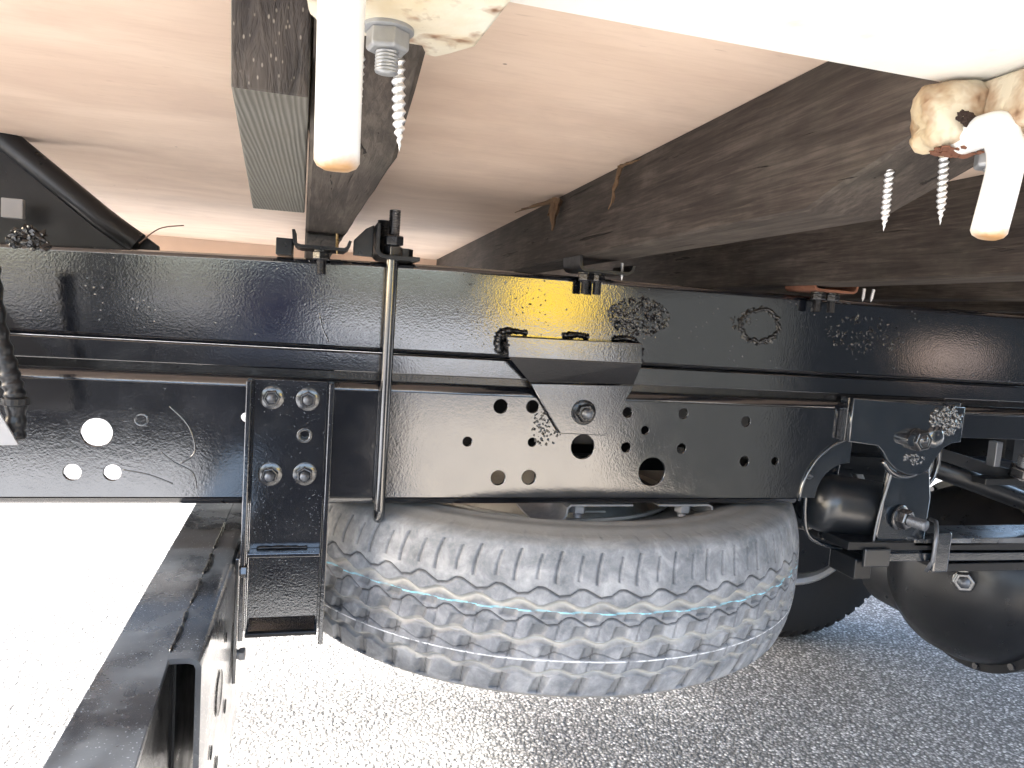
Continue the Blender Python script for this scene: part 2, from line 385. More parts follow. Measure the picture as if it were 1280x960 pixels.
def thread_mesh(r, depth, pitch, L, tip=0.0, seg=20, flat=0.0):
    """threaded shaft along +Z from 0 to L with a real helix; tapers to a point over tip"""
    per = 8; n = max(4, int(L / pitch * per)); bm = nb(); rings = []
    for i in range(n + 1):
        z = L * i / n; tp = 1.0 if z < L - tip or tip == 0 else max(0.04, (L - z) / tip)
        ring = []
        for k in range(seg):
            a = 2 * PI * k / seg; ph = (z / pitch - k / seg) % 1.0
            tri = max(0.0, 1 - abs(ph - 0.5) / (0.5 - flat)) if flat < 0.5 else 0
            rad = (r - depth + depth * tri) * tp if tip == 0 else (r - depth) * tp + depth * tri * min(1, tp * 1.6)
            ring.append(bm.verts.new((rad * math.cos(a), rad * math.sin(a), z)))
        rings.append(ring)
    for a, b in zip(rings, rings[1:]):
        for k in range(seg): bm.faces.new((a[k], a[(k + 1) % seg], b[(k + 1) % seg], b[k]))
    bm.faces.new(rings[0][::-1]); bm.faces.new(rings[-1])
    bmesh.ops.recalc_face_normals(bm, faces=bm.faces)
    me = bpy.data.meshes.new('thread'); bm.to_mesh(me); bm.free()
    for p in me.polygons: p.use_smooth = True
    return me
def to_mesh(bm, m, smooth=True, sharp=35):
    bmesh.ops.recalc_face_normals(bm, faces=bm.faces); me = bpy.data.meshes.new('part'); bm.to_mesh(me); bm.free(); me.materials.append(m)
    if smooth:
        for p in me.polygons: p.use_smooth = True
        me.set_sharp_from_angle(angle=math.radians(sharp))
    return me
def copy_tree(o, parent=None):
    c = o.copy(); C.objects.link(c)
    if parent is not None: c.parent = parent
    for ch in list(o.children): copy_tree(ch, c)
    return c
# --- bolts: stud (the part) with nut and washer children, axis +Z locally
_bolt = {}
def bolt_data(r, stud, m_nut, m_stud, washer=2.6, domed=False):
    key = (r, stud, m_nut, m_stud, washer, domed)
    if key in _bolt: return _bolt[key]
    st = thread_mesh(r, r * 0.10, r * 0.28, stud, 0, 20); st.materials.append(MAT[m_stud])
    bm = nb(); hr = r * 1.85; h = r * 1.6
    lathe(bm, [(r * 0.9, 0.0), (hr, 0.0), (hr, h * 0.86), (hr * 0.88, h), (r * 1.02, h), (r * 1.02, h * 0.6)], 6)
    nut = to_mesh(bm, MAT[m_nut], False)
    wm = to_mesh(lathe(nb(), [(r * 0.9, 0), (r * washer, 0), (r * washer, r * 0.28), (r * washer * 0.95, r * 0.36), (r * 1.0, r * 0.4)], 32), MAT[m_nut])
    _bolt[key] = (st, nut, wm, r * 0.36); return _bolt[key]
def add_bolt(parent, loc, axis, r=0.006, stud=0.016, m_nut='boltblack', m_stud='studgrey', washer=2.6, spin=0.3, name='bolt'):
    st, nut, wm, wt = bolt_data(r, stud, m_nut, m_stud, washer)
    q = Vector(axis).to_track_quat('Z', 'Y').to_matrix().to_4x4() @ Matrix.Rotation(spin, 4, 'Z')
    off = Vector((0, 0, 0)); root = parent
    while root is not None: off += root.location; root = root.parent
    b = bpy.data.objects.new(name, st); C.objects.link(b); b.parent = parent
    b.matrix_parent_inverse = Matrix.Translation(-off); b.matrix_basis = Matrix.Translation(Vector(loc)) @ q
    n = bpy.data.objects.new('nut', nut); C.objects.link(n); n.parent = b; n.location = (0, 0, wt)
    w = bpy.data.objects.new('washer', wm); C.objects.link(w); w.parent = b
    bv = n.modifiers.new('bevel', 'BEVEL'); bv.width = r * 0.1; bv.segments = 2
    return b
def lumps(cx, cz, rx, rz, n, size, y=0.0, ring=0.0, seed=1, flat=0.5):
    rnd = random.Random(seed); bm = nb()
    for _ in range(n):
        a = rnd.uniform(0, 2 * PI); k = math.sqrt(rnd.random()) if not ring else 1 + rnd.gauss(0, ring)
        x = cx + rx * k * math.cos(a); z = cz + rz * k * math.sin(a); s = size * rnd.uniform(0.4, 1.3)
        m = Matrix.Translation((x, y, z)) @ Matrix.Rotation(rnd.uniform(0, 6), 4, 'Y') @ Matrix.Diagonal((s * rnd.uniform(0.6, 2.0), s * flat, s, 1))
        r = bmesh.ops.create_icosphere(bm, subdivisions=1, radius=1, matrix=m)
        for v in r['verts']: v.co += Vector([rnd.uniform(-1, 1) * s * 0.25 for _ in range(3)])
    return bm
def weld_bead(pts, r, seed=1):
    rnd = random.Random(seed); P = smooth_path(pts, 10); bm = nb()
    return tube(bm, P, [r * rnd.uniform(0.6, 1.25) * (0.5 if i in (0, len(P) - 1) else 1) for i in range(len(P))], 8)

# ------------------------------------------------------------------ setting
g = nb(); R0 = 220
vs = [g.verts.new(v) for v in ((-R0, -R0, GZ), (R0, -R0, GZ), (R0, R0, GZ), (-R0, R0, GZ))]; g.faces.new(vs)
gr = obj('ground', g, MAT['ground']); gr['kind'] = 'structure'

# ------------------------------------------------------------------ upper rail (subframe)
def ztop(x): return 0.842 if x > 0.13 else 0.842 - 0.034 * (0.13 - x)
t = thing('subframe_rail', 'upper black painted steel rail with orange-peel gloss and crusted patches, directly under the timbers', 'steel rail', (0.3, 0, 0.73))
def upfn(v):
    k = (v.z - 0.732) / 0.11
    return Vector((v.x, v.y, 0.732 + k * (ztop(v.x) - 0.732)))
prof = [(0.065, 0.7345), (0.010, 0.7345), (0.0055, 0.736), (0.0025, 0.740), (0.0025, 0.834), (0.004, 0.8375), (0.010, 0.8395), (0.065, 0.8395)]
obj('channel', strip_profile(prof, 0.005, 'x', -1.3, 1.9, 24, upfn), MAT['rail_upper'], t, smooth='auto')
for nm, args, m in (('crusted_patch', (0.400, 0.797, 0.043, 0.024, 420, 0.0021, 0.0, 0, 3), 'crust_shade'),
                    ('blistered_ring', (0.578, 0.797, 0.030, 0.023, 110, 0.0026, 0.0, 0.07, 4), 'crust_shade'),
                    ('paint_flakes', (0.548, 0.800, 0.016, 0.012, 26, 0.0018, 0.0, 0, 5), 'crust_shade'),
                    ('weld_spatter', (0.750, 0.795, 0.068, 0.026, 170, 0.0016, 0.0, 0, 6), 'crust_shade'),
                    ('fine_pitting', (0.22, 0.80, 0.07, 0.03, 60, 0.0009, 0.0, 0, 8), 'crust_shade')):
    o = obj(nm, lumps(*args), MAT[m], t, smooth='auto'); o['kind'] = 'stuff'
for k_ in range(3):
    rg = random.Random(40 + k_); a0 = (0.1, 2.3, 4.4)[k_]; a1 = (2.0, 4.0, 6.0)[k_]
    obj('blister_edge', weld_bead([(0.578 + (0.029 + rg.uniform(-.003, .003)) * math.cos(a0 + (a1 - a0) * i / 9), -0.0005, 0.797 + (0.022 + rg.uniform(-.003, .003)) * math.sin(a0 + (a1 - a0) * i / 9)) for i in range(10)], 0.0026, 50 + k_), MAT['crust_shade'], t, smooth=True)
o = obj('run_of_paint', weld_bead([(0.0, 0, 0.775), (0.004, 0, 0.758), (0.012, 0, 0.742)], 0.0011, 2), MAT['rail_upper'], t, smooth='auto')

# ------------------------------------------------------------------ lower rail (main chassis rail)
t = thing('chassis_rail', 'lower black chassis rail punched with round holes above the spare wheel', 'steel rail', (0.3, 0, 0.55))
obj('painted_shadow_bar', bx(-1.3, 1.9, 0.0045, 0.012, 0.6995, 0.7080), MAT['crust_shade'], t)  # solid black bar painting in the shadow between packing strip and rail
obj('packing_strip', bx(-1.3, 1.9, 0.0020, 0.012, 0.7085, 0.7315), MAT['rail_lower'], t, bevel=0.0012)
obj('top_flange', strip_profile([(0.07, 0.6965), (0.0025, 0.6965), (-0.0010, 0.6958), (-0.0038, 0.6938), (-0.0055, 0.691), (-0.006, 0.688)], 0.005, 'x', -1.3, 1.9, 1), MAT['rail_lower'], t, smooth='auto')
H = [(-0.227, 0.631, .0155), (-0.250, 0.587, .0088), (-0.211, 0.587, .0088), (0.221, 0.675, .0088), (0.262, 0.676, .0080), (0.182, 0.630, .0058), (0.265, 0.631, .0055),
     (0.333, 0.6265, .0158), (0.391, 0.673, .0068), (0.471, 0.674, .0070), (0.418, 0.650, .0056), (0.393, 0.627, .0066), (0.473, 0.627, .0066), (0.224, 0.585, .0092),
     (0.264, 0.586, .0092), (0.433, 0.595, .0190), (0.566, 0.666, .0070), (0.570, 0.611, .0072), (0.618, 0.612, .0056), (-0.0752, 0.652, .0055)]
arc = [(0.660, 0.5595)] + [(0.7535 - 0.0905 * math.cos(a), 0.5595 + 0.092 * math.sin(a)) for a in [i * PI / 2 / 9 for i in range(1, 9)]] + [(0.757, 0.652)]
me = plate([(-1.3, 0.5595)] + arc + [(1.9, 0.652), (1.9, 0.688), (-1.3, 0.688)], H, -0.0085, -0.0035)
link('web', me, MAT['rail_lower'], t)
obj('bottom_flange', strip_profile([(0.07, 0.5525), (0.003, 0.5525), (-0.0015, 0.5533), (-0.0045, 0.556), (-0.006, 0.5595)], 0.005, 'x', -1.3, 0.66, 1), MAT['rail_lower'], t, smooth='auto')
arcp = [(0.7535 - r * math.cos(a), 0.556 + r * math.sin(a)) for r, rng in ((0.1, range(0, 13)), (0.052, range(12, -1, -1))) for a in [i * PI / 2 / 12 for i in rng]]
link('arched_gusset', plate(arcp, [(0.684, 0.590, 0.004)], 0.006, 0.012), MAT['hanger'], t)
obj('gusset_lip', tube(nb(), [(0.7535 - 0.0905 * math.cos(a), -0.0095, 0.556 + 0.092 * math.sin(a)) for a in [i * PI / 2 / 14 for i in range(15)]], 0.0022, 8), MAT['hanger'], t, smooth=True)
for i, (px, pz) in enumerate(((-0.183, 0.646),)):
    obj('embossed_ring', lathe(nb(), [(0.0052, 0), (0.0062, 0.0006), (0.0072, 0)], 28, Matrix.Translation((px, -0.0084, pz)) @ Matrix.Rotation(PI / 2, 4, 'X')), MAT['rail_lower'], t, smooth=True)
o = obj('peeled_paint', lumps(0.283, 0.652, 0.020, 0.026, 120, 0.0016, -0.0085, 0, 11, 0.3), MAT['crust_shade'], t, smooth='auto'); o['kind'] = 'stuff'
# raised scratches and runs
for i, pts in enumerate(([(-0.155, 0.662), (-0.135, 0.64), (-0.128, 0.612), (-0.142, 0.598)], [(-0.20, 0.590), (-0.175, 0.585), (-0.15, 0.575)], [(-0.162, 0.61), (-0.15, 0.6), (-0.13, 0.588), (-0.125, 0.57)])):
    obj('paint_run', tube(nb(), smooth_path([(x, -0.0085, z) for x, z in pts], 8), 0.0009, 6), MAT['rail_lower'], t, smooth=True)
# far rail
t = thing('far_chassis_rail', 'far-side black chassis rail glimpsed through the punched holes', 'steel rail', (0.3, 0.76, 0.55))
obj('web', bx(-1.3, 1.9, 0.756, 0.762, 0.551, 0.842), MAT['dark'], t)
obj('flange', bx(-1.3, 1.9, 0.69, 0.755, 0.551, 0.556), MAT['dark'], t)
obj('flange', bx(-1.3, 1.9, 0.69, 0.755, 0.836, 0.842), MAT['dark'], t)
for i, (cx, lb) in enumerate(((-0.55, 'black crossmember between the rails at the rear end'), (0.62, 'black crossmember between the rails above the spare wheel'), (1.75, 'black crossmember between the rails ahead of the axle'))):
    o = obj('crossmember', strip_profile([(cx, 0.58), (cx + 0.06, 0.58), (cx + 0.06, 0.69), (cx, 0.69)], 0.005, 'y', 0.071, 0.689), MAT['dark'], bevel=0)
    # profile pts are (x, z) for axis y
    tag(o, lb, 'crossmember')

# ------------------------------------------------------------------ deck, timbers
o = obj('deck_board', bx(-0.76, 2.2, -0.60, 1.60, 0.952, 0.966), MAT['ply']); tag(o, 'pinkish tan plywood deck board seen from below', 'plywood board')
o = obj('far_sill', bx(-0.85, 2.2, 1.602, 1.65, 0.85, 1.02), MAT['sillfar']); tag(o, 'tan board along the far side of the deck', 'sill')
t = thing('side_sill', 'overexposed white steel side sill along the top right edge', 'sill', (0.4, -0.6, 0.912))
obj('bottom_flange', bx(-0.85, 2.2, -0.725, -0.577, 0.912, 0.916), MAT['white'], t, bevel=0.001)
obj('face', bx(-0.85, 2.2, -0.730, -0.7255, 0.912, 1.06), MAT['white'], t, bevel=0.001)

def beam_bm(w=0.056, y_end=2.05, zt=0.9515, jit=0.0):
    """local: left-bottom kink corner at origin (x 0..w, y along beam, z from underside)"""
    h = zt - 0.865
    pts = [(0, 0), (-0.098, 0.030), (-0.098, h), (y_end, h), (y_end, 0)]
    bm = nb(); N = 40
    ys = [-0.098, -0.06, -0.03, 0.0] + [0.04 * i for i in range(1, int(y_end / 0.04))] + [y_end]
    rnd = random.Random(int(w * 10000) + int(jit * 100)); rings = []
    for y in ys:
        zb = 0.0 if y >= 0 else -y * 0.306
        r = lambda: rnd.uniform(-0.0005, 0.0005)
        b = 0.0022
        rings.append([bm.verts.new(v) for v in ((b + r(), y, zb), (w - b + r(), y, zb), (w + r(), y, zb + b), (w, y, h), (0, y, h), (r(), y, zb + b + r()))])
    for a, c in zip(rings, rings[1:]):
        for k in range(6): bm.faces.new((a[k], a[(k + 1) % 6], c[(k + 1) % 6], c[k]))
    bm.faces.new(rings[0][::-1]); bm.faces.new(rings[-1])
    return bm
beams = [(-0.0085, 0.022, 0.045, 0.865, 'leftmost timber crossbeam, behind the left white hook and beside the short block'),
         (0.285, -0.042, 0.056, 0.865, 'long dark timber crossbeam with chamfered end running under the white sill in the middle'),
         (0.592, -0.05, 0.056, 0.855, 'dark timber crossbeam behind the right white hook'),
         (0.93, -0.04, 0.056, 0.860, 'shadowed timber crossbeam mostly hidden behind the right hook beam'),
         (1.26, -0.03, 0.056, 0.860, 'shadowed timber crossbeam second from the truck front'),
         (1.60, 0.0, 0.056, 0.860, 'shadowed timber crossbeam over the rear axle')]
bm0 = to_mesh(beam_bm(), MAT['beam'], True, 30); bm1 = to_mesh(beam_bm(0.044), MAT['beam'], True, 30)
for i, (x, rot, w, z, lb) in enumerate(beams):
    o = bpy.data.objects.new('crossbeam', bm1 if i == 0 else bm0); C.objects.link(o); o.location = (x, -0.476, z); o.rotation_euler = (0, 0, rot)
    o.scale = (1, 1, (0.9515 - z) / 0.0865)
    tag(o, lb, 'timber beam', 'timber crossbeams under the deck')
# short block beside beam 1
t = thing('timber_block', 'short grey grooved timber block left of the left hook', 'timber block', (-0.04, -0.3, 0.872))
bm = nb()
xl0, xl1 = -0.0385, -0.066
pf = [(xl0, -0.545, 0.873), (-0.0080, -0.545, 0.873), (-0.0180, -0.122, 0.873), (xl1, -0.118, 0.873)]
pt = [(xl0 + 0.0, -0.566, 0.951), (-0.0080, -0.566, 0.951), (-0.0180, -0.122, 0.951), (xl1, -0.118, 0.951)]
a = [bm.verts.new(p) for p in pf]; b = [bm.verts.new(p) for p in pt]
bm.faces.new(a); bm.faces.new(b)
for i in range(4): bm.faces.new((a[i], a[(i + 1) % 4], b[(i + 1) % 4], b[i]))
bo = obj('block', bm, MAT['block'], t, bevel=0.0012); bo.data.materials.append(MAT['endgrain'])
for p in bo.data.polygons:
    c = p.center
    if abs(p.normal.y) > 0.7 and c.y < -0.4: p.material_index = 1
cb = nb(); rnd = random.Random(4)
for i in range(46):
    x = xl1 + 0.001 + i * 0.00094; l = rnd.uniform(0.002, 0.009); tube(cb, [(x, -0.12, 0.8745 + rnd.random() * 0.002), (x + rnd.uniform(-.001, .001), -0.12 + l, 0.874)], [0.0005, 0.0002], 4)
o = obj('frayed_fibres', cb, MAT['block'], t); o['kind'] = 'stuff'

# ------------------------------------------------------------------ beam clips on the rail
def clip(x0, x1, z, label, rusty=False, bolts=(0.5,), skew=0):
    t = thing('beam_clip', label, 'clip', ((x0 + x1) / 2, -0.02, z), 'steel clips holding the timbers to the rail')
    r = 0.006
    pts = [(x0, z + 0.017), (x0 + 0.001, z + r)] + [(x0 + r - r * math.cos(a) + 0.001, z + r - r * math.sin(a)) for a in (0.5, 1.0)] + [(x0 + r + 0.002, z), (x1 - r, z), (x1 - 0.002, z + 0.003), (x1, z + 0.010)]
    obj('strap', strip_profile(pts, 0.0032, 'y', -0.034, 0.03), MAT['rust' if rusty else 'dark'], t, smooth='auto')
    for k in bolts:
        add_bolt(t, (x0 + (x1 - x0) * k, -0.016, z - 0.002), (0.02, 0, -1), 0.0055, 0.026, 'crust_shade', 'crust_shade', 1.8, 0.2)
    return t
clip(-0.031, 0.030, 0.8475, 'beam clip with one hanging bolt under the leftmost timber', bolts=(0.5,))
clip(0.302, 0.372, 0.8485, 'beam clip with two hanging bolts under the middle timber', bolts=(0.20, 0.42))
clip(0.632, 0.700, 0.8495, 'rusty beam clip under the right-hand timber', True, bolts=(0.3, 0.62))
o = obj('packing_block', bx(-0.050, -0.032, -0.012, 0.03, 0.8375, 0.856), MAT['dark'], bevel=0.001); tag(o, 'small black block on the rail left of the first beam clip', 'block')

# ------------------------------------------------------------------ U-bolt with clamp plate
t = thing('u_bolt', 'tall black U-bolt clamping the two rails together, threaded end on top', 'U-bolt', (0.078, -0.02, 0.55))
path = [(0.0785, -0.020, 0.842), (0.0785, -0.0205, 0.80), (0.0785, -0.0205, 0.60)] + [(0.0785, -0.0205 + 0.014 * (1 - math.cos(a)), 0.549 - 0.014 * math.sin(a)) for a in [i * PI / 2 / 8 for i in range(9)]] + [(0.0785, 0.08, 0.535)]
obj('rod', tube(nb(), path, 0.0066, 20), MAT['rod'], t, smooth='auto')
th = thread_mesh(0.0066, 0.0007, 0.0018, 0.055, 0, 20); th.transform(Matrix.Translation((0.0785, -0.020, 0.8425))); link('threaded_end', th, MAT['boltblack'], t)
r = 0.008
cp = [(0.060, 0.880), (0.0602, 0.852)] + [(0.0602 + r - r * math.cos(a), 0.852 - r * math.sin(a)) for a in (0.4, 0.8, 1.2)] + [(0.070, 0.8438), (0.108, 0.8438)]
obj('clamp_plate', strip_profile(cp, 0.0045, 'y', -0.034, 0.05), MAT['dark'], t, smooth='auto', bevel=0.0006)
obj('gusset', prism([(0.034, 0.843), (0.056, 0.843), (0.056, 0.879), (0.047, 0.874), (0.034, 0.860)], 'y', -0.018, -0.012), MAT['dark'], t, bevel=0.001)
for i, z in enumerate((0.8462, 0.8582)):
    obj('nut', lathe(nb(), [(0.0066, 0), (0.0115, 0), (0.0115, 0.0095), (0.0102, 0.0108), (0.0068, 0.0108)], 6, Matrix.Translation((0.0785, -0.020, z)) @ Matrix.Rotation(0.2 + 0.5 * i, 4, 'Z')), MAT['boltblack'], t, bevel=0.0006)
th = thread_mesh(0.0075, 0.0007, 0.0018, 0.044, 0, 20); th.transform(Matrix.Translation((0.070, 0.028, 0.846))); link('threaded_end', th, MAT['dark'], t)
obj('nut', lathe(nb(), [(0.0066, 0), (0.013, 0), (0.013, 0.012), (0.0068, 0.012)], 6, Matrix.Translation((0.094, 0.028, 0.8465))), MAT['dark'], t)

# ------------------------------------------------------------------ bracket on the rail (upright channel)
t = thing('upright_bracket', 'upright black channel bracket bolted to the rail left of the spare wheel', 'bracket', (-0.026, -0.02, 0.40))
link('back_plate', plate([(-0.0665, 0.404), (0.0125, 0.404), (0.0125, 0.6975), (-0.0665, 0.6975)], [(-0.0105, 0.6345, 0.0048)], -0.0165, -0.0115), MAT['bracket'], t)
obj('flange', prism([(-0.0365, 0.6975), (-0.0118, 0.6975), (-0.0118, 0.400), (-0.0365, 0.400)], 'x', -0.0738, -0.0683), MAT['bracket'], t, bevel=0.001)
obj('flange', prism([(-0.0365, 0.6975), (-0.0118, 0.6975), (-0.0118, 0.392), (-0.0365, 0.392)], 'x', 0.0143, 0.0200), MAT['bracket'], t, bevel=0.001)
obj('inner_edge', bx(-0.0681, -0.0667, -0.0190, -0.0118, 0.404, 0.6970), MAT['bracket'], t)
obj('inner_edge', bx(0.0127, 0.0141, -0.0190, -0.0118, 0.404, 0.6970), MAT['bracket'], t)
obj('cross_rib', bx(-0.0665, 0.0125, -0.034, -0.0168, 0.4965, 0.5015), MAT['bracket'], t, bevel=0.001)
obj('foot_plate', bx(-0.0665, 0.0125, -0.036, -0.0168, 0.4035, 0.4085), MAT['dark'], t, bevel=0.001)
obj('foot_bend', prism([(-0.0168, 0.4087), (-0.0168, 0.419), (-0.030, 0.4087)], 'x', -0.064, 0.010), MAT['bracket'], t)
obj('weld_bead', weld_bead([(-0.058, -0.018, 0.5025), (-0.03, -0.018, 0.503), (-0.002, -0.018, 0.5025)], 0.0018, 5), MAT['crust_shade'], t, smooth=True)
obj('raised_ring', lathe(nb(), [(0.0050, 0), (0.0062, 0.001), (0.0082, 0.0012), (0.0092, 0)], 28, Matrix.Translation((-0.0105, -0.0164, 0.6345)) @ Matrix.Rotation(PI / 2, 4, 'X')), MAT['boltblack'], t, smooth=True)
for (x, z, s, hd) in ((-0.0475, 0.677, 0.1, 1), (-0.0085, 0.6765, 0.5, 1), (-0.0465, 0.589, 0.25, 0), (-0.0085, 0.5895, 0.6, 0)):
    add_bolt(t, (x, -0.0165, z), (0, -1, 0), 0.0052, 0.0105 if hd else 0.015, washer=2.55, spin=s)

# ------------------------------------------------------------------ trapezoid support plate
t = thing('support_plate', 'black stepped trapezoid plate welded to the upper rail with one centre bolt', 'support plate', (0.32, -0.03, 0.65))
yf = -0.030
obj('top_flange', bx(0.219, 0.396, -0.0265, -0.0005, 0.7595, 0.7635), MAT['rail_lower'], t, bevel=0.001)
def quad_sheet(p, q, th=0.0045):
    """sheet between a lower edge pair and an upper edge pair"""
    bm = nb(); vs = [bm.verts.new(v) for v in (p[0], p[1], q[1], q[0])]; f = bm.faces.new(vs); f.normal_update()
    n = f.normal if f.normal.y < 0 else -f.normal
    e = [bm.verts.new(v.co - n * th) for v in vs]
    bm.faces.new(e[::-1])
    for i in range(4): bm.faces.new((vs[i], e[i], e[(i + 1) % 4], vs[(i + 1) % 4]))
    return bm
obj('front_strip', quad_sheet(((0.221, yf, 0.7375), (0.396, yf, 0.7385)), ((0.217, yf, 0.7625), (0.393, yf, 0.764))), MAT['rail_lower'], t, bevel=0.001)
obj('sloping_web', quad_sheet(((0.2545, -0.0160, 0.7065), (0.3925, -0.0160, 0.710)), ((0.2215, yf, 0.7372), (0.3955, yf, 0.7382))), MAT['crust_shade'], t, bevel=0.0005)
link('trapezoid', plate([(0.298, 0.6445), (0.358, 0.6435), (0.3925, 0.7092), (0.2545, 0.7057)], [], -0.0185, -0.0140, 0.001), MAT['rail_lower'], t)
add_bolt(t, (0.3265, -0.0186, 0.6725), (0, -1, 0), 0.0066, 0.018, 'crust_shade', 'studgrey', 2.4, 0.15)
for i, pts in enumerate(([(0.216, -0.004, 0.742), (0.214, -0.006, 0.758), (0.222, -0.006, 0.768), (0.250, -0.004, 0.7672)], [(0.298, -0.004, 0.7665), (0.316, -0.006, 0.769), (0.330, -0.004, 0.7665)],
                         [(0.366, -0.004, 0.766), (0.385, -0.008, 0.768), (0.397, -0.006, 0.760), (0.399, -0.004, 0.738)])):
    obj('weld_bead', weld_bead(pts, 0.0042, 20 + i), MAT['crust_shade'], t, smooth=True)
bm = nb(); rnd = random.Random(9)
for k in range(60):
    x = 0.2185 if k % 2 else 0.396; z = 0.738 + rnd.random() * 0.026
    bmesh.ops.create_icosphere(bm, subdivisions=1, radius=1, matrix=Matrix.Translation((x + rnd.uniform(-.001, .002), rnd.uniform(-0.031, -0.002), z)) @ Matrix.Diagonal((0.0022, 0.0025, 0.002, 1)))
o = obj('weld_texture', bm, MAT['crust_shade'], t, smooth='auto'); o['kind'] = 'stuff'

# ------------------------------------------------------------------ spare wheel
SC = Vector((0.366, 0.255, 0.447))
t = thing('spare_tyre', 'dusty grey spare tyre slung flat beneath the chassis rail', 'spare tyre', SC)
def tyre_mesh(R=0.405, hw=0.086, nt=1500, nr=190, N=54):
    th = np.linspace(0, 2 * PI, nt, endpoint=False)
    v = np.linspace(0, 1, nr)                       # 0 top shoulder, 1 bottom shoulder
    T, V = np.meshgrid(th, v, indexing='ij')
    crown = R - 0.014 * np.abs(2 * V - 1) ** 2.6
    ph = T * N / (2 * PI)
    def tri(x): return 2 * np.abs(2 * (x - np.floor(x + 0.5))) - 1
    def cl(x): return np.clip(x, 0, 1)
    zz = cl(np.abs(((ph % 1) - 0.5) * 2) * 1.5 - 0.25) * 2 - 1
    wid = 2 * hw
    def grv(vc, amp, w, shift=0.0):
        z2 = cl(np.abs((((ph + shift) % 1) - 0.5) * 2) * 1.5 - 0.25) * 2 - 1
        d = np.abs((V - vc - amp * z2) * wid)
        return cl(1 - (d / w)) ** 0.7
    wide = np.maximum.reduce([grv(0.37, 0.020, 0.0050), grv(0.605, 0.018, 0.0044, 0.5), grv(0.835, 0.018, 0.0042)])
    def zig(p):
        q = p % 1; return np.interp(q, [0, .12, .2, .55, .68, .8, 1.0], [-.9, -1, -.85, 1.0, .75, .65, -.9])
    def szig(vc, amp, w, shift): return cl(1 - np.abs((V - vc - amp * zig(ph + shift)) * wid) / w) ** 0.6
    sip = np.maximum.reduce([szig(0.275, 0.026, 0.0017, 0.1), szig(0.465, 0.030, 0.0015, 0.35), 0.6 * szig(0.70, 0.02, 0.0012, 0.6)])
    _old = np.maximum.reduce([grv(0.285, 0.020, 0.0026, 0.1), grv(0.47, 0.020, 0.0024, 0.35)])
    # lateral shoulder slashes at the top
    lat = (ph * 1.0 + 0.35 * np.sin(V * 9) * 0.35 + 0.2 * V)
    dl = np.abs((lat % 1) - 0.5) * (2 * PI * R / N)
    sh = cl(1 - dl / 0.0022) * (V < 0.22) * (V > 0.02)
    dl2 = np.abs(((lat * 1 + 0.45) % 1) - 0.5) * (2 * PI * R / N)
    sh2 = cl(1 - dl2 / 0.0018) * (V < 0.20) * (V > 0.04)
    # notched blocks of the middle and lower ribs
    def blocks(v0, v1, shift, w):
        m = (V > v0) & (V < v1)
        s = ((ph + shift + (V - v0) * 1.3) % 1); d = np.abs(s - 0.5) * (2 * PI * R / N)
        return cl((w - d) / 0.003) * m
    nt_ = np.maximum.reduce([blocks(0.40, 0.455, 0.2, 0.010), blocks(0.49, 0.60, 0.45, 0.0095), blocks(0.63, 0.72, 0.15, 0.0105), blocks(0.75, 0.83, 0.65, 0.008), blocks(0.86, 1.0, 0.3, 0.009)])
    latsip = cl(1 - (np.abs(((ph + 0.62 + V * 0.8) % 1) - 0.5) * (2 * PI * R / N)) / 0.0016) * (V > 0.45)
    depth = np.maximum.reduce([wide * 0.0060, sip * 0.0030, sh * 0.0032, sh2 * 0.0026, nt_ * 0.0038, latsip * 0.0016])
    rng = np.random.default_rng(3)
    rr = crown - depth
    zz_ = hw * (1 - 2 * V)
    # side walls: continue profile rows above and below
    top = [(R - 0.0165, hw + 0.0035), (R - 0.021, hw + 0.0065), (R - 0.028, hw + 0.0090), (R - 0.029, hw + 0.0096), (R - 0.045, hw + 0.0115), (R - 0.046, hw + 0.0125), (R - 0.060, hw + 0.0128), (R - 0.075, hw + 0.012), (R - 0.0765, hw + 0.013), (R - 0.084, hw + 0.0125), (R - 0.100, hw + 0.008),
           (R - 0.125, hw - 0.003), (R - 0.150, hw - 0.012), (R - 0.178, hw - 0.018), (R - 0.190, hw - 0.022), (R - 0.200, hw - 0.032)]
    cols = []; 
    def row(rad, z, scal=0.0):
        x = (rad * np.cos(th)); y = (rad * np.sin(th)); return np.stack([x, y, np.full(nt, z) if np.isscalar(z) else z], 1)
    scal = 0.0022 * cl(np.sin(th * N) * 4)            # scalloped rim of the shoulder
    rows = []; att = []
    for i, (r_, z_) in enumerate(reversed(top)):
        j = len(top) - 1 - i
        rows.append(row(r_ + (scal if j in (2, 3) else 0), z_)); att.append(np.stack([np.zeros(nt), np.zeros(nt), np.ones(nt) * (1.0 if j > 1 else 0.4)], 1))
    for k in range(nr):
        rows.append(np.stack([rr[:, k] * np.cos(th), rr[:, k] * np.sin(th), zz_[:, k]], 1))
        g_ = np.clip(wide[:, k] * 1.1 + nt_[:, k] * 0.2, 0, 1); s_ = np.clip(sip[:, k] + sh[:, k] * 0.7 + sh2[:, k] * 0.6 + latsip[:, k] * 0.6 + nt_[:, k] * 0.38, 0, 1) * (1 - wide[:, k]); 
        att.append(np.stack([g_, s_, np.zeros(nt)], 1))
    for i, (r_, z_) in enumerate(top):
        rows.append(row(r_, -z_)); att.append(np.stack([np.zeros(nt), np.zeros(nt), np.ones(nt)], 1))
    co = np.concatenate(rows); at = np.concatenate(att); nrow = len(rows)
    i = np.arange(nrow - 1)[:, None] * nt; j = np.arange(nt)[None, :]; j2 = (j + 1) % nt
    f = np.stack([i + j, i + nt + j, i + nt + j2, i + j2], -1).reshape(-1, 4)
    me = bpy.data.meshes.new('tyre'); me.vertices.add(len(co)); me.vertices.foreach_set('co', co.ravel())
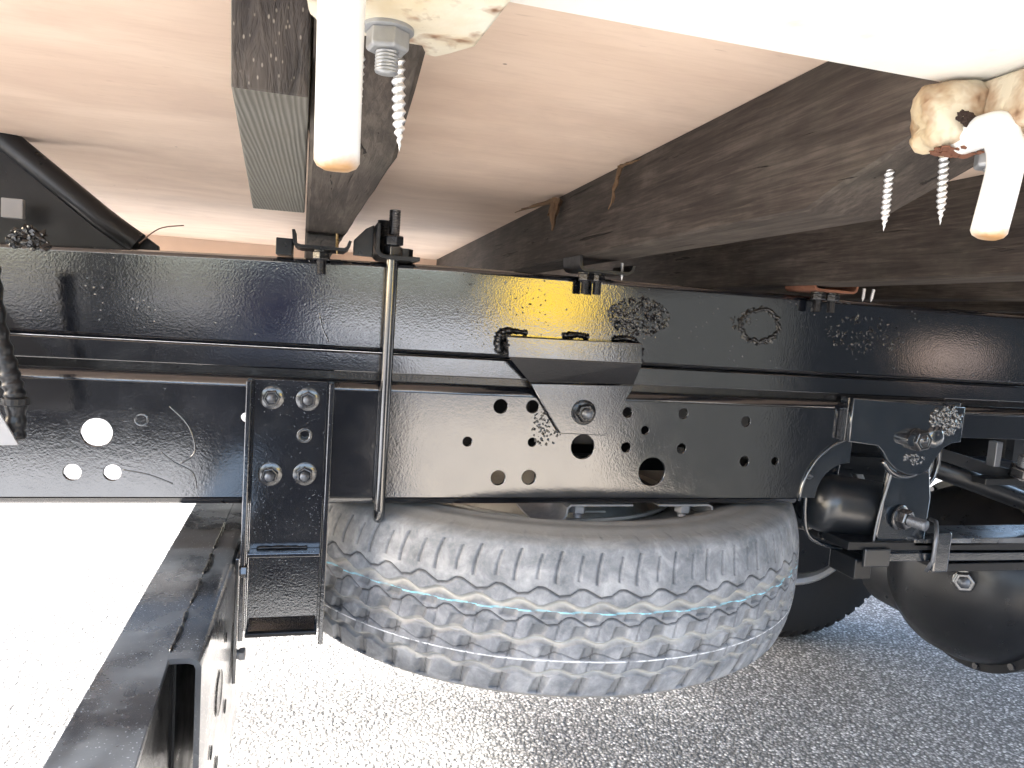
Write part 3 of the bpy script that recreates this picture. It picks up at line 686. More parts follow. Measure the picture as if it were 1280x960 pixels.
    me.loops.add(f.size); me.loops.foreach_set('vertex_index', f.ravel().astype(np.int32)); me.polygons.add(len(f))
    me.polygons.foreach_set('loop_start', np.arange(0, f.size, 4, dtype=np.int32)); me.polygons.foreach_set('loop_total', np.full(len(f), 4, np.int32))
    me.update(calc_edges=True); me.validate(); me.polygons.foreach_set('use_smooth', [True] * len(f))
    ca = me.color_attributes.new('tread', 'FLOAT_COLOR', 'POINT'); ca.data.foreach_set('color', np.concatenate([at, np.ones((len(at), 1))], 1).ravel().astype(np.float32))
    return me
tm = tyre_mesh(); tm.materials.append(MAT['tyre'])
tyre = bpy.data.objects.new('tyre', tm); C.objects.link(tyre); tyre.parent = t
rm = nb()
lathe(rm, [(0.207, 0.060), (0.214, 0.066), (0.214, 0.070), (0.206, 0.069), (0.200, 0.062), (0.195, 0.045), (0.180, 0.040), (0.172, 0.052), (0.150, 0.062), (0.120, 0.064), (0.105, 0.056), (0.075, 0.052), (0.05, 0.052), (0.05, 0.046), (0.1, 0.046), (0.17, 0.04), (0.19, -0.03), (0.2, -0.06), (0.214, -0.066)], 64)
o = obj('rim', rm, MAT['disc'], t, smooth='auto', local=True)
# carrier straps
t = thing('spare_wheel_carrier', 'bright-edged bent steel carrier between the rail and the spare wheel', 'carrier', (0.43, 0.02, 0.54))
obj('strap', strip_profile([(0.278, 0.5245), (0.305, 0.5245), (0.314, 0.527), (0.320, 0.534), (0.3215, 0.544), (0.326, 0.5478), (0.413, 0.5478)], 0.0024, 'y', -0.003, 0.09), MAT['carrier'], t, smooth='auto')
obj('strap', strip_profile([(0.450, 0.5478), (0.526, 0.5478), (0.5305, 0.5455), (0.533, 0.530), (0.538, 0.5255), (0.567, 0.5235)], 0.0024, 'y', -0.003, 0.09), MAT['carrier'], t, smooth='auto')
obj('tongue', bx(0.330, 0.398, 0.05, 0.16, 0.5225, 0.5255), MAT['disc'], t, bevel=0.012)
for x in (0.341, 0.494):
    add_bolt(t, (x, 0.012, 0.5465), (0, 0, -1), 0.0062, 0.0185, 'carrier', 'carrier', 2.0, 0.1)
obj('crossbar', bx(0.36, 0.50, 0.09, 0.45, 0.5265, 0.5465), MAT['dark'], t, bevel=0.002)
obj('winch_bar', bx(0.37, 0.60, 0.10, 0.125, 0.572, 0.592), MAT['dark'], t, bevel=0.002)
obj('winch_bar', bx(0.37, 0.60, 0.13, 0.155, 0.603, 0.640), MAT['dark'], t, bevel=0.002)
obj('winch_bar', bx(0.17, 0.30, 0.13, 0.155, 0.600, 0.680), MAT['dark'], t, bevel=0.002)
obj('winch_plate', bx(0.17, 0.60, 0.30, 0.306, 0.548, 0.60), MAT['dark'], t)
obj('winch_stem', lathe(nb(), [(0.012, 0), (0.012, 0.09), (0.03, 0.09), (0.03, 0.11)], 20, Matrix.Translation((0.366, 0.255, 0.46))), MAT['dark'], t)

# ------------------------------------------------------------------ underrun arm at lower left
t = thing('underrun_arm', 'wide black steel arm reaching toward the camera at lower left', 'steel arm', (-0.12, -0.1, 0.4))
obj('top_plate', prism([(-0.156, 0.60), (-0.148, -0.56), (-0.0885, -0.56), (-0.1045, -0.25), (-0.1045, 0.60)], 'z', 0.4945, 0.5), MAT['arm'], t, bevel=0.0008)
obj('side_plate', prism([(-0.156, 0.60), (-0.148, -0.56), (-0.143, -0.56), (-0.151, 0.60)], 'z', 0.33, 0.4940), MAT['arm'], t, bevel=0.0008)
obj('side_plate', prism([(-0.0895, -0.56), (-0.1050, -0.25), (-0.1050, 0.60), (-0.1075, 0.60), (-0.1075, -0.25), (-0.0925, -0.56)], 'z', 0.25, 0.4940), MAT['crust_shade'], t)  # blacker than the other side, painting in the shade of the opening
t = thing('bolted_channel', 'narrow open-ended black channel with black discs for holes welded along the right of the wide arm', 'steel channel', (-0.09, -0.1, 0.3))
obj('channel', strip_profile([(-0.1040, 0.4978), (-0.0885, 0.4978), (-0.0835, 0.496), (-0.0812, 0.4915), (-0.0810, 0.27)], 0.0045, 'y', -0.275, 0.60), MAT['arm'], t, smooth='auto')
obj('end_wall', bx(-0.1045, -0.084, 0.0, 0.004, 0.25, 0.494), MAT['dark'], t)
obj('inner_wall', bx(-0.1048, -0.1025, -0.245, 0.6, 0.27, 0.4945), MAT['dark'], t)
for i, (y, z, r_) in enumerate(((-0.155, 0.405, 0.020), (-0.205, 0.375, 0.006), (-0.10, 0.36, 0.007), (-0.16, 0.335, 0.007), (-0.11, 0.44, 0.005))):
    obj('dark_hole_disc', lathe(nb(), [(0.0, 0.0), (r_, 0.0), (r_ * 1.08, 0.0006)], 24, Matrix.Translation((-0.0783, y, z)) @ Matrix.Rotation(PI / 2, 4, 'Y')), MAT['crust_shade'], t)  # raised black discs painting in the dark of holes, not cut through
pts = [(-0.1045 + random.uniform(-.001, .001), -0.262 + 0.03 * i, 0.5008) for i in range(16)]
for k in range(4):
    y0 = (-0.262, -0.165, -0.09, -0.01)[k]; y1 = (-0.185, -0.11, -0.03, 0.09)[k]
    obj('weld_bead', weld_bead([(-0.1045, y0, 0.5004), (-0.1035, (y0 + y1) / 2, 0.5008), (-0.1047, y1, 0.5004)], 0.0019, 30 + k), MAT['crust_shade'], t, smooth=True)
t = thing('joining_plate', 'thin upright black plate with a hex bolt between arm and upright bracket', 'plate', (-0.078, -0.02, 0.36))
obj('plate', bx(-0.0782, -0.0742, -0.040, 0.05, 0.352, 0.498), MAT['bracket'], t, bevel=0.0008)
add_bolt(t, (-0.0742, -0.022, 0.3785), (1, 0, 0), 0.0042, 0.007, 'carrier', 'carrier', 1.3, 0.5)
add_bolt(t, (-0.0742, -0.034, 0.482), (1, 0, 0), 0.0042, 0.005, 'boltblack', 'boltblack', 1.3, 0.2)

# ------------------------------------------------------------------ hook brackets under the sill
def screw_mesh(r, L, tip=0.012, pitch=0.0030):
    me = thread_mesh(r, r * 0.36, pitch, L, tip, 20, 0.08); me.transform(Matrix.Rotation(PI, 4, 'X')); return me
SCR = {}
def screw(loc, L, r, label, tilt=(0, 0), m='screw'):
    key = (round(L, 4), r, m)
    if key not in SCR: SCR[key] = screw_mesh(r, L, min(0.012, L * 0.3), r * 1.12); SCR[key].materials.append(MAT[m])
    o = bpy.data.objects.new('screw', SCR[key]); C.objects.link(o); o.location = loc; o.rotation_euler = (tilt[0], tilt[1], 0)
    tag(o, label, 'screw', 'screws poking down through the deck timbers'); return o

# left
t = thing('rope_hook', 'left rust-stained white rope hook with its plate, washer and hex nut', 'hook', (0.02, -0.58, 0.895), 'white rope hooks under the sill')
link('plate', plate([(0, 0), (1, 0), (1, 1), (0, 1)], [], 0, 0.001), None, t) if False else None
pl = prism([(-0.0125, -0.660), (0.060, -0.660), (0.0555, -0.575), (0.0475, -0.562), (0.043, -0.556), (0.030, -0.556), (0.010, -0.560), (-0.0020, -0.566), (-0.0085, -0.580)], 'z', 0.8935, 0.8995)
obj('plate', pl, MAT['white_rusty'], t, bevel=0.0022, smooth=True)
hk = [(0.004, -0.655, 0.900), (0.0035, -0.640, 0.9005), (0.0030, -0.622, 0.897), (0.0028, -0.612, 0.888), (0.0030, -0.607, 0.875), (0.0036, -0.604, 0.838)]
hp = smooth_path(hk, 8)
def hook_rod(path, parent, r=0.0078):
    P = [Vector(p) for p in path]; d = (P[-1] - P[-2]).normalized()
    rr = [r] * len(P); P += [P[-1] + d * 0.0018, P[-1] + d * 0.0030]; rr += [r * 0.86, r * 0.55]
    z0 = P[-1].z; bm = tube(nb(), [(p.x, p.y, p.z) for p in P], rr, 24)
    o = obj('hook_rod', bm, MAT['hook'], parent, smooth='auto')
    # local origin at the tip so the stain in the material sits at the rod's end
    o.data.transform(Matrix.Translation((0, 0, -z0))); o.matrix_basis = Matrix.Translation((0, 0, z0)); return o
hook_rod(hp, t)
add_bolt(t, (0.0205, -0.581, 0.8935), (0, 0, -1), 0.0045, 0.0165, 'zinc', 'zinc', 2.15, 0.3)
# right
t = thing('rope_hook', 'right white rope hook with heavily rusted round lug and hex nut', 'hook', (0.30, -0.57, 0.895), 'white rope hooks under the sill')
lug = [(0.2845 + 0.0175 * math.cos(a), -0.578 + 0.0175 * math.sin(a)) for a in [PI * (0.35 + i / 12) for i in range(13)]]
bm = lathe(nb(), [(0.0, -0.0005), (0.010, 0.0), (0.0135, 0.0012), (0.0150, 0.005), (0.0145, 0.0085), (0.0165, 0.012), (0.0178, 0.018), (0.0165, 0.024), (0.0135, 0.0285), (0.0, 0.0292)], 40)
for v in bm.verts:
    a_ = math.atan2(v.co.y, v.co.x); k_ = 1 + 0.07 * math.sin(3 * a_ + 220 * v.co.z) + 0.04 * math.sin(7 * a_ + 1 + 400 * v.co.z)
    v.co.x *= k_ * 1.02; v.co.y *= k_ * 0.95; v.co.z += 0.0012 * math.sin(5 * a_) * (v.co.z < 0.01)
bm.transform(Matrix.Translation((0.2850, -0.578, 0.8815)))
obj('lug', bm, MAT['lug'], t, smooth=True)
for nm_, cx_, cz_, rx_, rz_, n_, sz_, yy_ in (('rust_hole', 0.2775, 0.8915, 0.0038, 0.0028, 46, 0.0014, -0.5945), ('rust_streak', 0.2920, 0.8895, 0.0065, 0.0022, 50, 0.0011, -0.5915)):
    o = obj(nm_, lumps(cx_, cz_, rx_, rz_, n_, sz_, yy_, 0, 31, 0.35), MAT['rustdark' if nm_ == 'rust_hole' else 'rust'], t, smooth=True); o['kind'] = 'stuff'
bm = None
pl = prism([(0.385, -0.650), (0.375, -0.585), (0.345, -0.572), (0.300, -0.568), (0.289, -0.575), (0.286, -0.650)], 'z', 0.8865, 0.9112)
obj('plate', pl, MAT['lug'], t, bevel=0.003, smooth=True)
hk = [(0.287, -0.585, 0.8860), (0.286, -0.597, 0.8865), (0.2885, -0.602, 0.8870), (0.2895, -0.603, 0.8835), (0.2930, -0.603, 0.877), (0.2935, -0.603, 0.867), (0.2905, -0.602, 0.8415)]
hook_rod(smooth_path(hk, 8), t, 0.0074)
obj('rust_crust', lumps(0, 0, 1, 1, 1, 0.01), MAT['rust'], t) if False else None
bm = nb(); rnd = random.Random(12)
for k in range(60):
    a = rnd.uniform(0, 2 * PI); rr_ = rnd.random() * 0.010
    s = rnd.uniform(0.0008, 0.0022)
    bmesh.ops.create_icosphere(bm, subdivisions=1, radius=1, matrix=Matrix.Translation((0.286 + rr_ * 1.3 * math.cos(a), -0.582 + rr_ * math.sin(a), 0.8803)) @ Matrix.Diagonal((s * 1.4, s, s * 0.5, 1)))
o = obj('rust_scale', bm, MAT['rust'], t, smooth='auto'); o['kind'] = 'stuff'
add_bolt(t, (0.3130, -0.580, 0.8862), (0, 0, -1), 0.0052, 0.011, 'zinc', 'zinc', 1.9, 0.1)

screw((0.0262, -0.56, 0.894), 0.041, 0.0030, 'long bright screw beside the left hook nut, tip down', (0.0, -0.07))
screw((0.0112, -0.56, 0.889), 0.045, 0.0026, 'bright screw partly hidden behind the left white hook', (0, 0.03))
screw((0.2962, -0.53, 0.8825), 0.0335, 0.0026, 'bright screw from a rust spot in the middle timber', (0, -0.02))
screw((0.3112, -0.55, 0.892), 0.040, 0.0027, 'bright screw under the rusty lug of the right hook', (0, -0.08))
screw((0.3615, -0.02, 0.862), 0.0225, 0.0022, 'small bright screw beside the middle beam clip', (0, -0.05))
screw((0.722, -0.02, 0.8575), 0.018, 0.0024, 'left one of two tiny bright screws above the rail at right', (0, 0.03))
screw((0.7375, -0.02, 0.8575), 0.018, 0.0024, 'right one of two tiny bright screws above the rail at right', (0, 0.16))
screw((0.0155, -0.02, 0.865), 0.0235, 0.0022, 'small brassy screw at the leftmost beam clip', (0, -0.03), 'brass')

# splinters hanging from the plywood joint at the middle timber
def splinter(loc, pieces, label, seed):
    rnd = random.Random(seed); bm = nb()
    for (dx, dy, dz, r0) in pieces:
        n = 6; pts = []; 
        for i in range(n + 1):
            k = i / n; pts.append((dx * k + rnd.uniform(-.002, .002) * k, dy * k + rnd.uniform(-.002, .002) * k, dz * k))
        tube(bm, pts, [r0 * (1 - 0.85 * i / n) * rnd.uniform(0.8, 1.2) for i in range(n + 1)], 6)
    o = obj('splinter', bm, MAT['splinter'], smooth=False); o.location = loc; tag(o, label, 'splinter', 'torn splinters along the middle timber'); return o
splinter((0.300, 0.075, 0.945), [(-0.008, -0.01, -0.042, 0.008), (0.0, 0.012, -0.036, 0.007), (-0.012, 0.0, -0.022, 0.006), (-0.03, 0.06, -0.008, 0.004), (-0.035, 0.09, -0.010, 0.003)], 'jagged brown splinter clump near the rail end of the middle timber', 3)
splinter((0.289, -0.165, 0.946), [(-0.005, 0.012, -0.042, 0.0028), (-0.004, 0.006, -0.036, 0.0024), (-0.003, 0.0, -0.02, 0.003), (0.0, -0.05, -0.001, 0.002)], 'long thin brown splinter halfway along the middle timber', 5)

# wire sticking up left, black diagonal stay, lamp loom
o = obj('loose_wire', tube(nb(), smooth_path([(-0.195, 0.02, 0.838), (-0.175, 0.02, 0.856), (-0.150, 0.02, 0.862)], 6), 0.0007, 6), MAT['wire']); tag(o, 'thin loose wire poking up from behind the rail at left', 'wire')
t = thing('diagonal_stay', 'black diagonal stay sloping down behind the rail at upper left', 'stay', (-0.3, 0.15, 0.84))
d0 = Vector((-0.55, 0.14, 1.12)); 
obj('plate', prism([(-0.85, 0.95), (-0.339, 0.95), (-0.253, 0.8825), (-0.196, 0.842), (-0.20, 0.74), (-0.85, 0.74)], 'y', 0.125, 0.135), MAT['dark'], t, bevel=0.001)
obj('tube', tube(nb(), [(-0.40, 0.105, 0.984), (-0.253, 0.105, 0.867), (-0.215, 0.105, 0.842)], 0.014, 16), MAT['dark'], t, smooth='auto')
o = obj('marker_block', bx(-0.352, -0.330, 0.085, 0.093, 0.858, 0.880), MAT['greyplate'], bevel=0.001); tag(o, 'small pale grey rectangle in the dark corner above the rail at left', 'reflector')
o = obj('ruffled_sealant', lumps(-0.295, 0.832, 0.02, 0.012, 60, 0.003, 0.0, 0, 14, 0.8), MAT['crust_shade'], smooth='auto'); tag(o, 'lumpy black sealant on the rail top at the left edge', 'sealant')
t = thing('cable_loom', 'ribbed black cable loom hanging at the left edge', 'cable', (-0.275, -0.1, 0.70))
P = smooth_path([(-0.293, -0.10, 0.80), (-0.287, -0.10, 0.745), (-0.2775, -0.10, 0.705), (-0.2715, -0.10, 0.678), (-0.2715, -0.10, 0.640)], 14)
obj('loom', tube(nb(), P, [0.0085 + 0.0009 * math.sin(i * 1.3) for i in range(len(P))], 16), MAT['cable'], t, smooth=True)
obj('cable_tie', lathe(nb(), [(0.009, -0.004), (0.0115, -0.003), (0.0115, 0.003), (0.009, 0.004)], 24, Matrix.Translation((-0.2715, -0.10, 0.676))), MAT['cable'], t)
o = obj('lamp_bracket', prism([(-0.40, 0.634), (-0.2635, 0.637), (-0.2815, 0.672), (-0.40, 0.80)], 'y', -0.115, -0.112), MAT['greyplate'], bevel=0.0006); tag(o, 'pale grey triangular plate corner at the left edge beside the cable', 'plate')

# ------------------------------------------------------------------ spring hanger, leaf spring, axle
t = thing('spring_hanger', 'glossy black spring hanger plate with a large bolt and lumpy weld', 'spring hanger', (0.82, -0.02, 0.65))
ol = [(0.720, 0.7065), (0.7205, 0.6445), (0.770, 0.6395), (0.779, 0.632), (0.790, 0.618), (0.806, 0.606), (0.826, 0.599), (0.850, 0.599), (0.862, 0.606), (0.872, 0.622), (0.884, 0.638), (0.898, 0.646), (0.915, 0.648), (0.915, 0.7005)]
link('plate', plate(ol, [], -0.026, -0.018, 0.0015), MAT['hanger'], t)
obj('return_flange', bx(0.7205, 0.726, -0.0175, 0.0, 0.6445, 0.706), MAT['hanger'], t, bevel=0.001)
obj('return_flange', bx(0.7265, 0.915, -0.0175, -0.004, 0.700, 0.7055), MAT['hanger'], t, bevel=0.001)
o = obj('lumpy_weld', lumps(0.882, 0.680, 0.028, 0.020, 130, 0.0045, -0.026, 0, 15, 0.5), MAT['hanger'], t, smooth=True); o['kind'] = 'stuff'
o = obj('small_lumps', lumps(0.835, 0.622, 0.018, 0.008, 40, 0.0025, -0.026, 0, 16, 0.5), MAT['hanger'], t, smooth=True); o['kind'] = 'stuff'
obj('weld_cap', lathe(nb(), [(0.0, 0.006), (0.010, 0.005), (0.015, 0.003), (0.017, 0)], 24, Matrix.Translation((0.866, -0.026, 0.655)) @ Matrix.Rotation(PI / 2, 4, 'X')), MAT['hanger'], t, smooth=True)
add_bolt(t, (0.833, -0.026, 0.651), (0, -1, 0), 0.0085, 0.0165, 'boltblack', 'boltblack', 1.9, 0.2)
obj('boss', lathe(nb(), [(0.0, 0.013), (0.008, 0.013), (0.009, 0.011), (0.009, 0)], 24, Matrix.Translation((0.815, -0.026, 0.651)) @ Matrix.Rotation(PI / 2, 4, 'X')), MAT['hanger'], t, smooth='auto')
for xx, rr_ in ((0.893, 0.0040), (0.907, 0.0028)):
    obj('curved_rib', tube(nb(), smooth_path([(xx - 0.008, 0.005, 0.648), (xx + 0.004, 0.005, 0.62), (xx, 0.005, 0.592), (xx - 0.012, 0.005, 0.575)], 6), rr_, 8), MAT['hanger'], t, smooth=True)
obj('pointed_stud', lathe(nb(), [(0.0055, 0), (0.0055, 0.004), (0.0, 0.013)], 16, Matrix.Translation((0.873, -0.004, 0.604)) @ Matrix.Rotation(PI / 2, 4, 'X')), MAT['studgrey'], t)
obj('pointed_stud', lathe(nb(), [(0.0055, 0), (0.0055, 0.004), (0.0, 0.013)], 16, Matrix.Translation((0.684, 0.005, 0.590)) @ Matrix.Rotation(PI / 2, 4, 'X')), MAT['studgrey'], t)

t = thing('spring_shackle', 'black shackle with round tube housing and a protruding threaded bolt', 'shackle', (0.79, 0, 0.53))
# rubber bush housing, axis along X, domed left end
prof = [(0.0, -0.056), (0.020, -0.0545), (0.034, -0.049), (0.041, -0.040), (0.044, -0.028), (0.045, 0.0), (0.045, 0.07)]
obj('tube_housing', lathe(nb(), prof, 40, Matrix.Translation((0.772, 0.042, 0.536)) @ Matrix.Rotation(0.14, 4, 'Y') @ Matrix.Rotation(PI / 2, 4, 'Y')), MAT['housing'], t, smooth='auto')
obj('side_plate', prism([(0.700, 0.650), (0.735, 0.655), (0.790, 0.650), (0.810, 0.60), (0.800, 0.49), (0.76, 0.480), (0.725, 0.487), (0.704, 0.51), (0.696, 0.56)], 'y', 0.090, 0.098), MAT['hanger'], t, bevel=0.0015)
obj('side_plate_edge', tube(nb(), smooth_path([(0.735, 0.03, 0.64), (0.712, 0.03, 0.60), (0.704, 0.03, 0.55), (0.712, 0.03, 0.50), (0.735, 0.03, 0.482), (0.78, 0.03, 0.470)], 6), 0.0032, 8), MAT['hanger'], t, smooth=True)
obj('shackle_plate', prism([(0.806, 0.606), (0.842, 0.596), (0.880, 0.602), (0.888, 0.560), (0.885, 0.478), (0.85, 0.470), (0.812, 0.484), (0.798, 0.505), (0.803, 0.55)], 'y', -0.012, -0.005), MAT['hanger'], t, bevel=0.002)
obj('rolled_collar', tube(nb(), [(0.832 + 0.044 * math.cos(a), -0.013, 0.640 - 0.046 * math.sin(a)) for a in [0.5 + i * 2.1 / 14 for i in range(15)]], 0.0045, 10), MAT['hanger'], t, smooth=True)
obj('plate_edge', tube(nb(), smooth_path([(0.812, -0.013, 0.603), (0.805, -0.013, 0.57), (0.797, -0.013, 0.53), (0.795, -0.013, 0.49), (0.812, -0.013, 0.476)], 6), 0.0018, 8), MAT['studgrey'], t, smooth=True)
add_bolt(t, (0.835, -0.0125, 0.532), (0.25, -1, -0.03), 0.0082, 0.040, 'boltblack', 'studgrey', 2.3, 0.2)

t = thing('leaf_spring', 'stack of black leaf spring blades held by a clip at lower right', 'leaf spring', (0.95, 0, 0.47))
def leaf(x0, x1, z, th, sag, y0=-0.02, y1=0.045):
    n = 14; pts = [(x0 + (x1 - x0) * i / n, z + sag * ((x1 - (x0 + (x1 - x0) * i / n)) / (x1 - x0)) ** 2) for i in range(n + 1)]
    bm = strip_profile(pts, th, 'y', y0, y1); return bm
for k, (x0, z, th, sg) in enumerate(((0.745, 0.4805, 0.0120, 0.012), (0.795, 0.4665, 0.0125, 0.008), (0.915, 0.452, 0.0125, 0.004))):
    obj('leaf', leaf(x0, 1.9, z, th, sg), MAT['dark' if k != 1 else 'hanger'], t, bevel=0.001)
obj('upper_leaf', leaf(0.86, 1.9, 0.4955, 0.011, 0.0), MAT['arm'], t, bevel=0.001)
obj('clip', bx(0.890, 0.919, -0.029, -0.0225, 0.452, 0.513), MAT['hanger'], t, bevel=0.003)
obj('clip_end', tube(nb(), [(0.888 + 0.0, -0.020, 0.452), (0.886, -0.031, 0.47), (0.887, -0.031, 0.50), (0.893, -0.024, 0.518), (0.905, -0.01, 0.524), (0.915, 0.01, 0.522)], 0.003, 8), MAT['studgrey'], t, smooth=True)
obj('clip_stay', bx(0.770, 0.815, -0.026, -0.0205, 0.462, 0.489), MAT['housing'], t, bevel=0.002)
obj('pad', bx(0.765, 0.795, -0.015, 0.04, 0.440, 0.4705), MAT['dark'], t, bevel=0.002)

t = thing('helper_link', 'dark oily link arm and clamp above the leaf spring at the right edge', 'link arm', (1.0, 0.03, 0.6))
obj('arm', tube(nb(), [(0.93, 0.04, 0.600), (1.02, 0.04, 0.574), (1.12, 0.04, 0.545), (1.3, 0.04, 0.50)], 0.016, 12), MAT['dark'], t, smooth=True)
obj('arm', prism([(0.93, 0.630), (1.11, 0.590), (1.4, 0.53), (1.4, 0.50), (1.11, 0.566), (0.93, 0.612)], 'y', 0.02, 0.028), MAT['dark'], t, bevel=0.001)
obj('post', bx(1.018, 1.030, 0.005, 0.02, 0.606, 0.645), MAT['studgrey'], t, bevel=0.001)
add_bolt(t, (1.078, 0.01, 0.590), (-0.1, -0.25, 1), 0.0095, 0.035, 'boltblack', 'studgrey', 1.8, 0.2)
obj('clamp_bar', bx(1.00, 1.20, 0.0, 0.03, 0.578, 0.588, mtx=None), MAT['dark'], t, bevel=0.001)

t = thing('rear_axle', 'black rear axle with round differential housing, filler plug and far road wheel', 'axle', (1.33, 0.40, 0.28))
AX = Vector((1.37, 0.31, 0.315)); axle_t = t
prof = [(k_ * 1.16, h_ * 1.1) for k_, h_ in [(0.0, -0.145), (0.05, -0.140), (0.10, -0.120), (0.135, -0.088), (0.152, -0.050), (0.158, -0.02), (0.172, -0.018), (0.172, 0.018), (0.158, 0.02), (0.14, 0.08), (0.08, 0.16), (0.04, 0.28), (0, 0.28)]]
obj('housing', lathe(nb(), prof, 64, Matrix.Translation(AX) @ Matrix.Rotation(PI / 2, 4, 'Y')), MAT['dark'], t, smooth='auto')
obj('axle_tube', tube(nb(), [(1.43, 0.02, 0.286), (1.42, 0.10, 0.286), (1.38, 0.26, 0.286), (1.355, 0.34, 0.286), (1.355, 0.5, 0.286), (1.355, 0.58, 0.286), (1.355, 0.74, 0.286), (1.355, 0.9, 0.286)], [0.048, 0.048, 0.060, 0.12, 0.12, 0.060, 0.048, 0.048], 32), MAT['dark'], t, smooth='auto')
bx_, by_ = 0.098, 0
pl_ = AX + Vector((-0.138, -0.092, 0.02))
add_bolt(t, pl_, (-0.75, -0.62, 0.1), 0.011, 0.024, 'boltblack', 'studgrey', 1.9, 0.2, 'filler_plug')
for k in range(14):
    a = 2 * PI * k / 14
    obj('flange_bolt', lathe(nb(), [(0.0, 0.009), (0.007, 0.009), (0.007, 0)], 6, Matrix.Translation(AX + Vector((-0.018, 0.190 * math.cos(a), 0.190 * math.sin(a)))) @ Matrix.Rotation(-PI / 2, 4, 'Y')), MAT['boltblack'], t)

def road_wheel(loc, label, outward):
    t = bpy.data.objects.new('rear_wheel', None); C.objects.link(t); t.parent = axle_t; t.matrix_parent_inverse = Matrix.Translation(-Vector(axle_t.location)); t.location = loc; t['label'] = label
    N = 60; bm = nb(); seg = N * 8; R = 0.382
    P = [(0.205, 0.012), (0.215, 0.004), (0.26, -0.010), (0.31, -0.012), (0.345, -0.004), (0.362, 0.006), (0.374, 0.018), (0.380, 0.034), (0.382, 0.06), (0.382, 0.10), (0.382, 0.14), (0.380, 0.166), (0.370, 0.184), (0.345, 0.20), (0.26, 0.205), (0.205, 0.19)]
    rings = []
    for r_, h in P:
        ring = []
        for k in range(seg):
            a = 2 * PI * k / seg; d = 0
            if r_ > 0.36 and (k % 8) in (0, 1, 2): d = 0.010
            if h in (0.06, 0.14) and (k % 8) in (3, 4): d = 0.006
            ring.append(bm.verts.new(((r_ - d) * math.cos(a), h * outward, (r_ - d) * math.sin(a))))
        rings.append(ring)
    for a, b in zip(rings, rings[1:]):
        for k in range(seg): bm.faces.new((a[k], a[(k + 1) % seg], b[(k + 1) % seg], b[k]))
    obj('tyre', bm, MAT['darkrubber'], t, local=True, smooth='auto')
    obj('rim', lathe(nb(), [(0.196, 0.02), (0.209, 0.010), (0.212, 0.004), (0.205, 0.0), (0.194, 0.006), (0.187, 0.03), (0.182, 0.06), (0.180, 0.15), (0.10, 0.16), (0.0, 0.16)], 72, Matrix.Rotation(-outward * PI / 2, 4, 'X')), MAT['rim'], t, local=True, smooth='auto')
    obj('brake_drum', lathe(nb(), [(0.0, -0.02), (0.165, -0.02), (0.172, -0.012), (0.172, 0.05)], 48, Matrix.Rotation(-outward * PI / 2, 4, 'X')), MAT['dark'], t, local=True, smooth='auto')
    return t
road_wheel((1.354, 0.85, 0.286), 'black rear road wheel with silver rim edge, behind the spare wheel', 1)
t2 = thing('far_leaf_spring', 'far-side black leaf spring in shadow beside the rear wheel', 'leaf spring', (1.3, 0.72, 0.4))
for k in range(4): obj('leaf', leaf(0.80 + 0.12 * k, 1.9, 0.47 - 0.013 * k, 0.0125, 0.02, 0.70, 0.765), MAT['dark'], t2)
obj('hanger', prism([(0.76, 0.56), (0.86, 0.56), (0.85, 0.50), (0.82, 0.47), (0.78, 0.48)], 'y', 0.70, 0.765), MAT['dark'], t2)
obj('u_clamp', tube(nb(), [(1.30, 0.70, 0.50), (1.30, 0.70, 0.26)], 0.008, 8), MAT['dark'], t2)
o = obj('propeller_shaft', tube(nb(), [(1.62, 0.42, 0.32), (2.6, 0.42, 0.42)], 0.045, 24), MAT['dark'], smooth='auto'); tag(o, 'black propeller shaft ahead of the axle', 'shaft')

t = thing('added_far_backing', 'added black far-side panel and tank darkening the background above the rear wheel', 'mudguard', (1.9, 1.12, 0.5))  # dark backing added to cover the bright background above the wheel
obj('panel', bx(0.95, 3.6, 1.10, 1.12, 0.36, 0.94), MAT['dark'], t, bevel=0.004)
obj('tank', bx(2.05, 3.4, 0.86, 1.09, 0.22, 0.80), MAT['dark'], t, bevel=0.03)
# ------------------------------------------------------------------ unseen blocks added behind the camera to pattern the paint's reflections

def envbox(name, label, cat, b, m, extra=None):
    t_ = thing(name, label, cat, ((b[0] + b[1]) / 2, (b[2] + b[3]) / 2, GZ))
    obj('body', bx(*b), m, t_, bevel=0.02); 
    for nm, e, mm in (extra or []): obj(nm, bx(*e), mm, t_, bevel=0.01)
    return t_
MAT['yardyellow'] = mk_simple('yellow stand-in paint', (0.90, 0.62, 0.04), 0.45, 0.1)
MAT['yarddark'] = mk_simple('near black added shed', (0.012, 0.015, 0.016), 0.7, 0.2)
MAT['yardviolet'] = mk_simple('slate violet photographer stand-in', (0.035, 0.035, 0.075), 0.5, 0.3)
MAT['slab'] = mk_simple('pale concrete', (0.50, 0.46, 0.40), 0.85, 0.15, 3)
MAT['slabgrey'] = mk_simple('grey concrete', (0.42, 0.44, 0.46), 0.85, 0.25, 3)
MAT['yardblue'] = mk_simple('dark blue photographer stand-in', (0.012, 0.015, 0.024), 0.5, 0.2)
MAT['yardbrown'] = mk_simple('near black added blocks', (0.012, 0.011, 0.011), 0.6, 0.2)
envbox('added_dark_cabinet', 'narrow dark cabinet added unseen behind the camera to darken the rail reflection', 'cabinet', (-2.10, -1.58, -6.4, -6.0, GZ, 1.9), MAT['yardbrown'], [('door', (-2.02, -1.65, -5.998, -5.98, 0.0, 1.85), MAT['yardbrown'])])  # unseen dark upright added to break up the left rail reflection
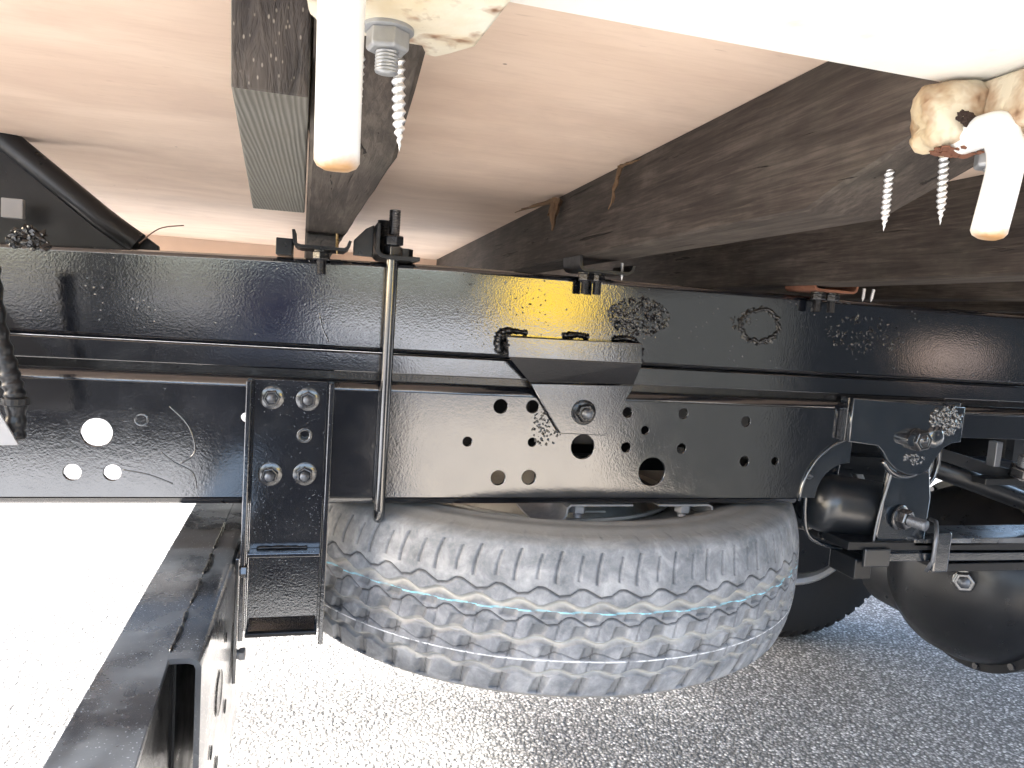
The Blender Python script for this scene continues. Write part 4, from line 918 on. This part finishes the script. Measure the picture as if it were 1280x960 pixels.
envbox('photographer_standin_stack', 'violet grey stack added behind the camera, stand-in for the reflected photographer', 'pallet stack', (-0.75, 0.0, -6.8, -6.0, GZ, 1.25), MAT['yardviolet'], [('pallet', (-0.8, 0.05, -6.85, -5.95, GZ, GZ + 0.12), MAT['sillfar'])])  # added stand-in for the photographer's violet reflection
yb = envbox('yellow_standin_board', 'yellow board on two posts behind the camera, stand-in for an unseen yellow object', 'barrier', (1.75, 2.65, -6.05, -6.0, 0.62, 1.30), MAT['yardyellow'], [('post', (1.80, 1.87, -6.12, -6.06, GZ, 1.2), MAT['yarddark']), ('post', (2.53, 2.60, -6.12, -6.06, GZ, 1.2), MAT['yarddark'])])  # invented board giving the yellow reflection on the upper rail
yb.rotation_euler = (0, 0, math.radians(32))
envbox('added_dark_locker', 'dark brown locker added unseen right of the yellow board to darken the rail reflection', 'locker', (3.05, 3.85, -6.5, -6.0, GZ, 2.0), MAT['yardbrown'], [('door', (3.1, 3.8, -5.998, -5.98, 0.0, 1.9), MAT['yardbrown'])])  # unseen dark block added for the dark band beside the yellow
envbox('added_dark_shed', 'long near-black shed shape added unseen behind the camera to darken reflections at right', 'shed', (1.7, 8.0, -3.0, -1.5, GZ, 2.2), MAT['yarddark'], [('roof', (1.66, 8.1, -3.1, -1.4, 2.202, 2.28), MAT['yarddark']), ('added_pale_panel', (2.30, 2.62, -1.498, -1.48, 0.66, 0.80), MAT['sillfar'])])  # added dark mass for right-hand reflections; its pale panel makes a bright blob
envbox('photographer_standin_chest', 'dark blue chest added just behind the camera, stand-in for the reflected photographer', 'tool chest', (-0.30, 0.24, -1.75, -1.25, GZ, 0.60), MAT['yardblue'], [('lid', (-0.31, 0.25, -1.76, -1.24, 0.602, 0.64), MAT['yardblue'])])  # added in the photographer's place, darkens the middle of the lower rail
envbox('added_low_crate', 'low black crate added unseen behind the camera at left to darken the rail reflection', 'crate', (-1.95, -0.50, -4.2, -3.4, GZ, 0.58), MAT['yardbrown'], [('rim', (-1.98, -0.47, -4.23, -3.37, 0.582, 0.63), MAT['yardbrown'])])  # unseen low block added to darken the lower rail at left
for x0, x1, y0, y1 in ((-6.0, 0.42, -3.35, -1.0), (0.45, 2.1, -5.7, -1.0), (-9.0, 9.0, -30.0, -9.5)):  # pale slabs added to brighten what the lower rail reflects
    o = obj('added_pale_slab', bx(x0, x1, y0, y1, GZ - 0.05, GZ + 0.004), MAT['slab' if x0 > 0 else 'slabgrey']); o['kind'] = 'structure'
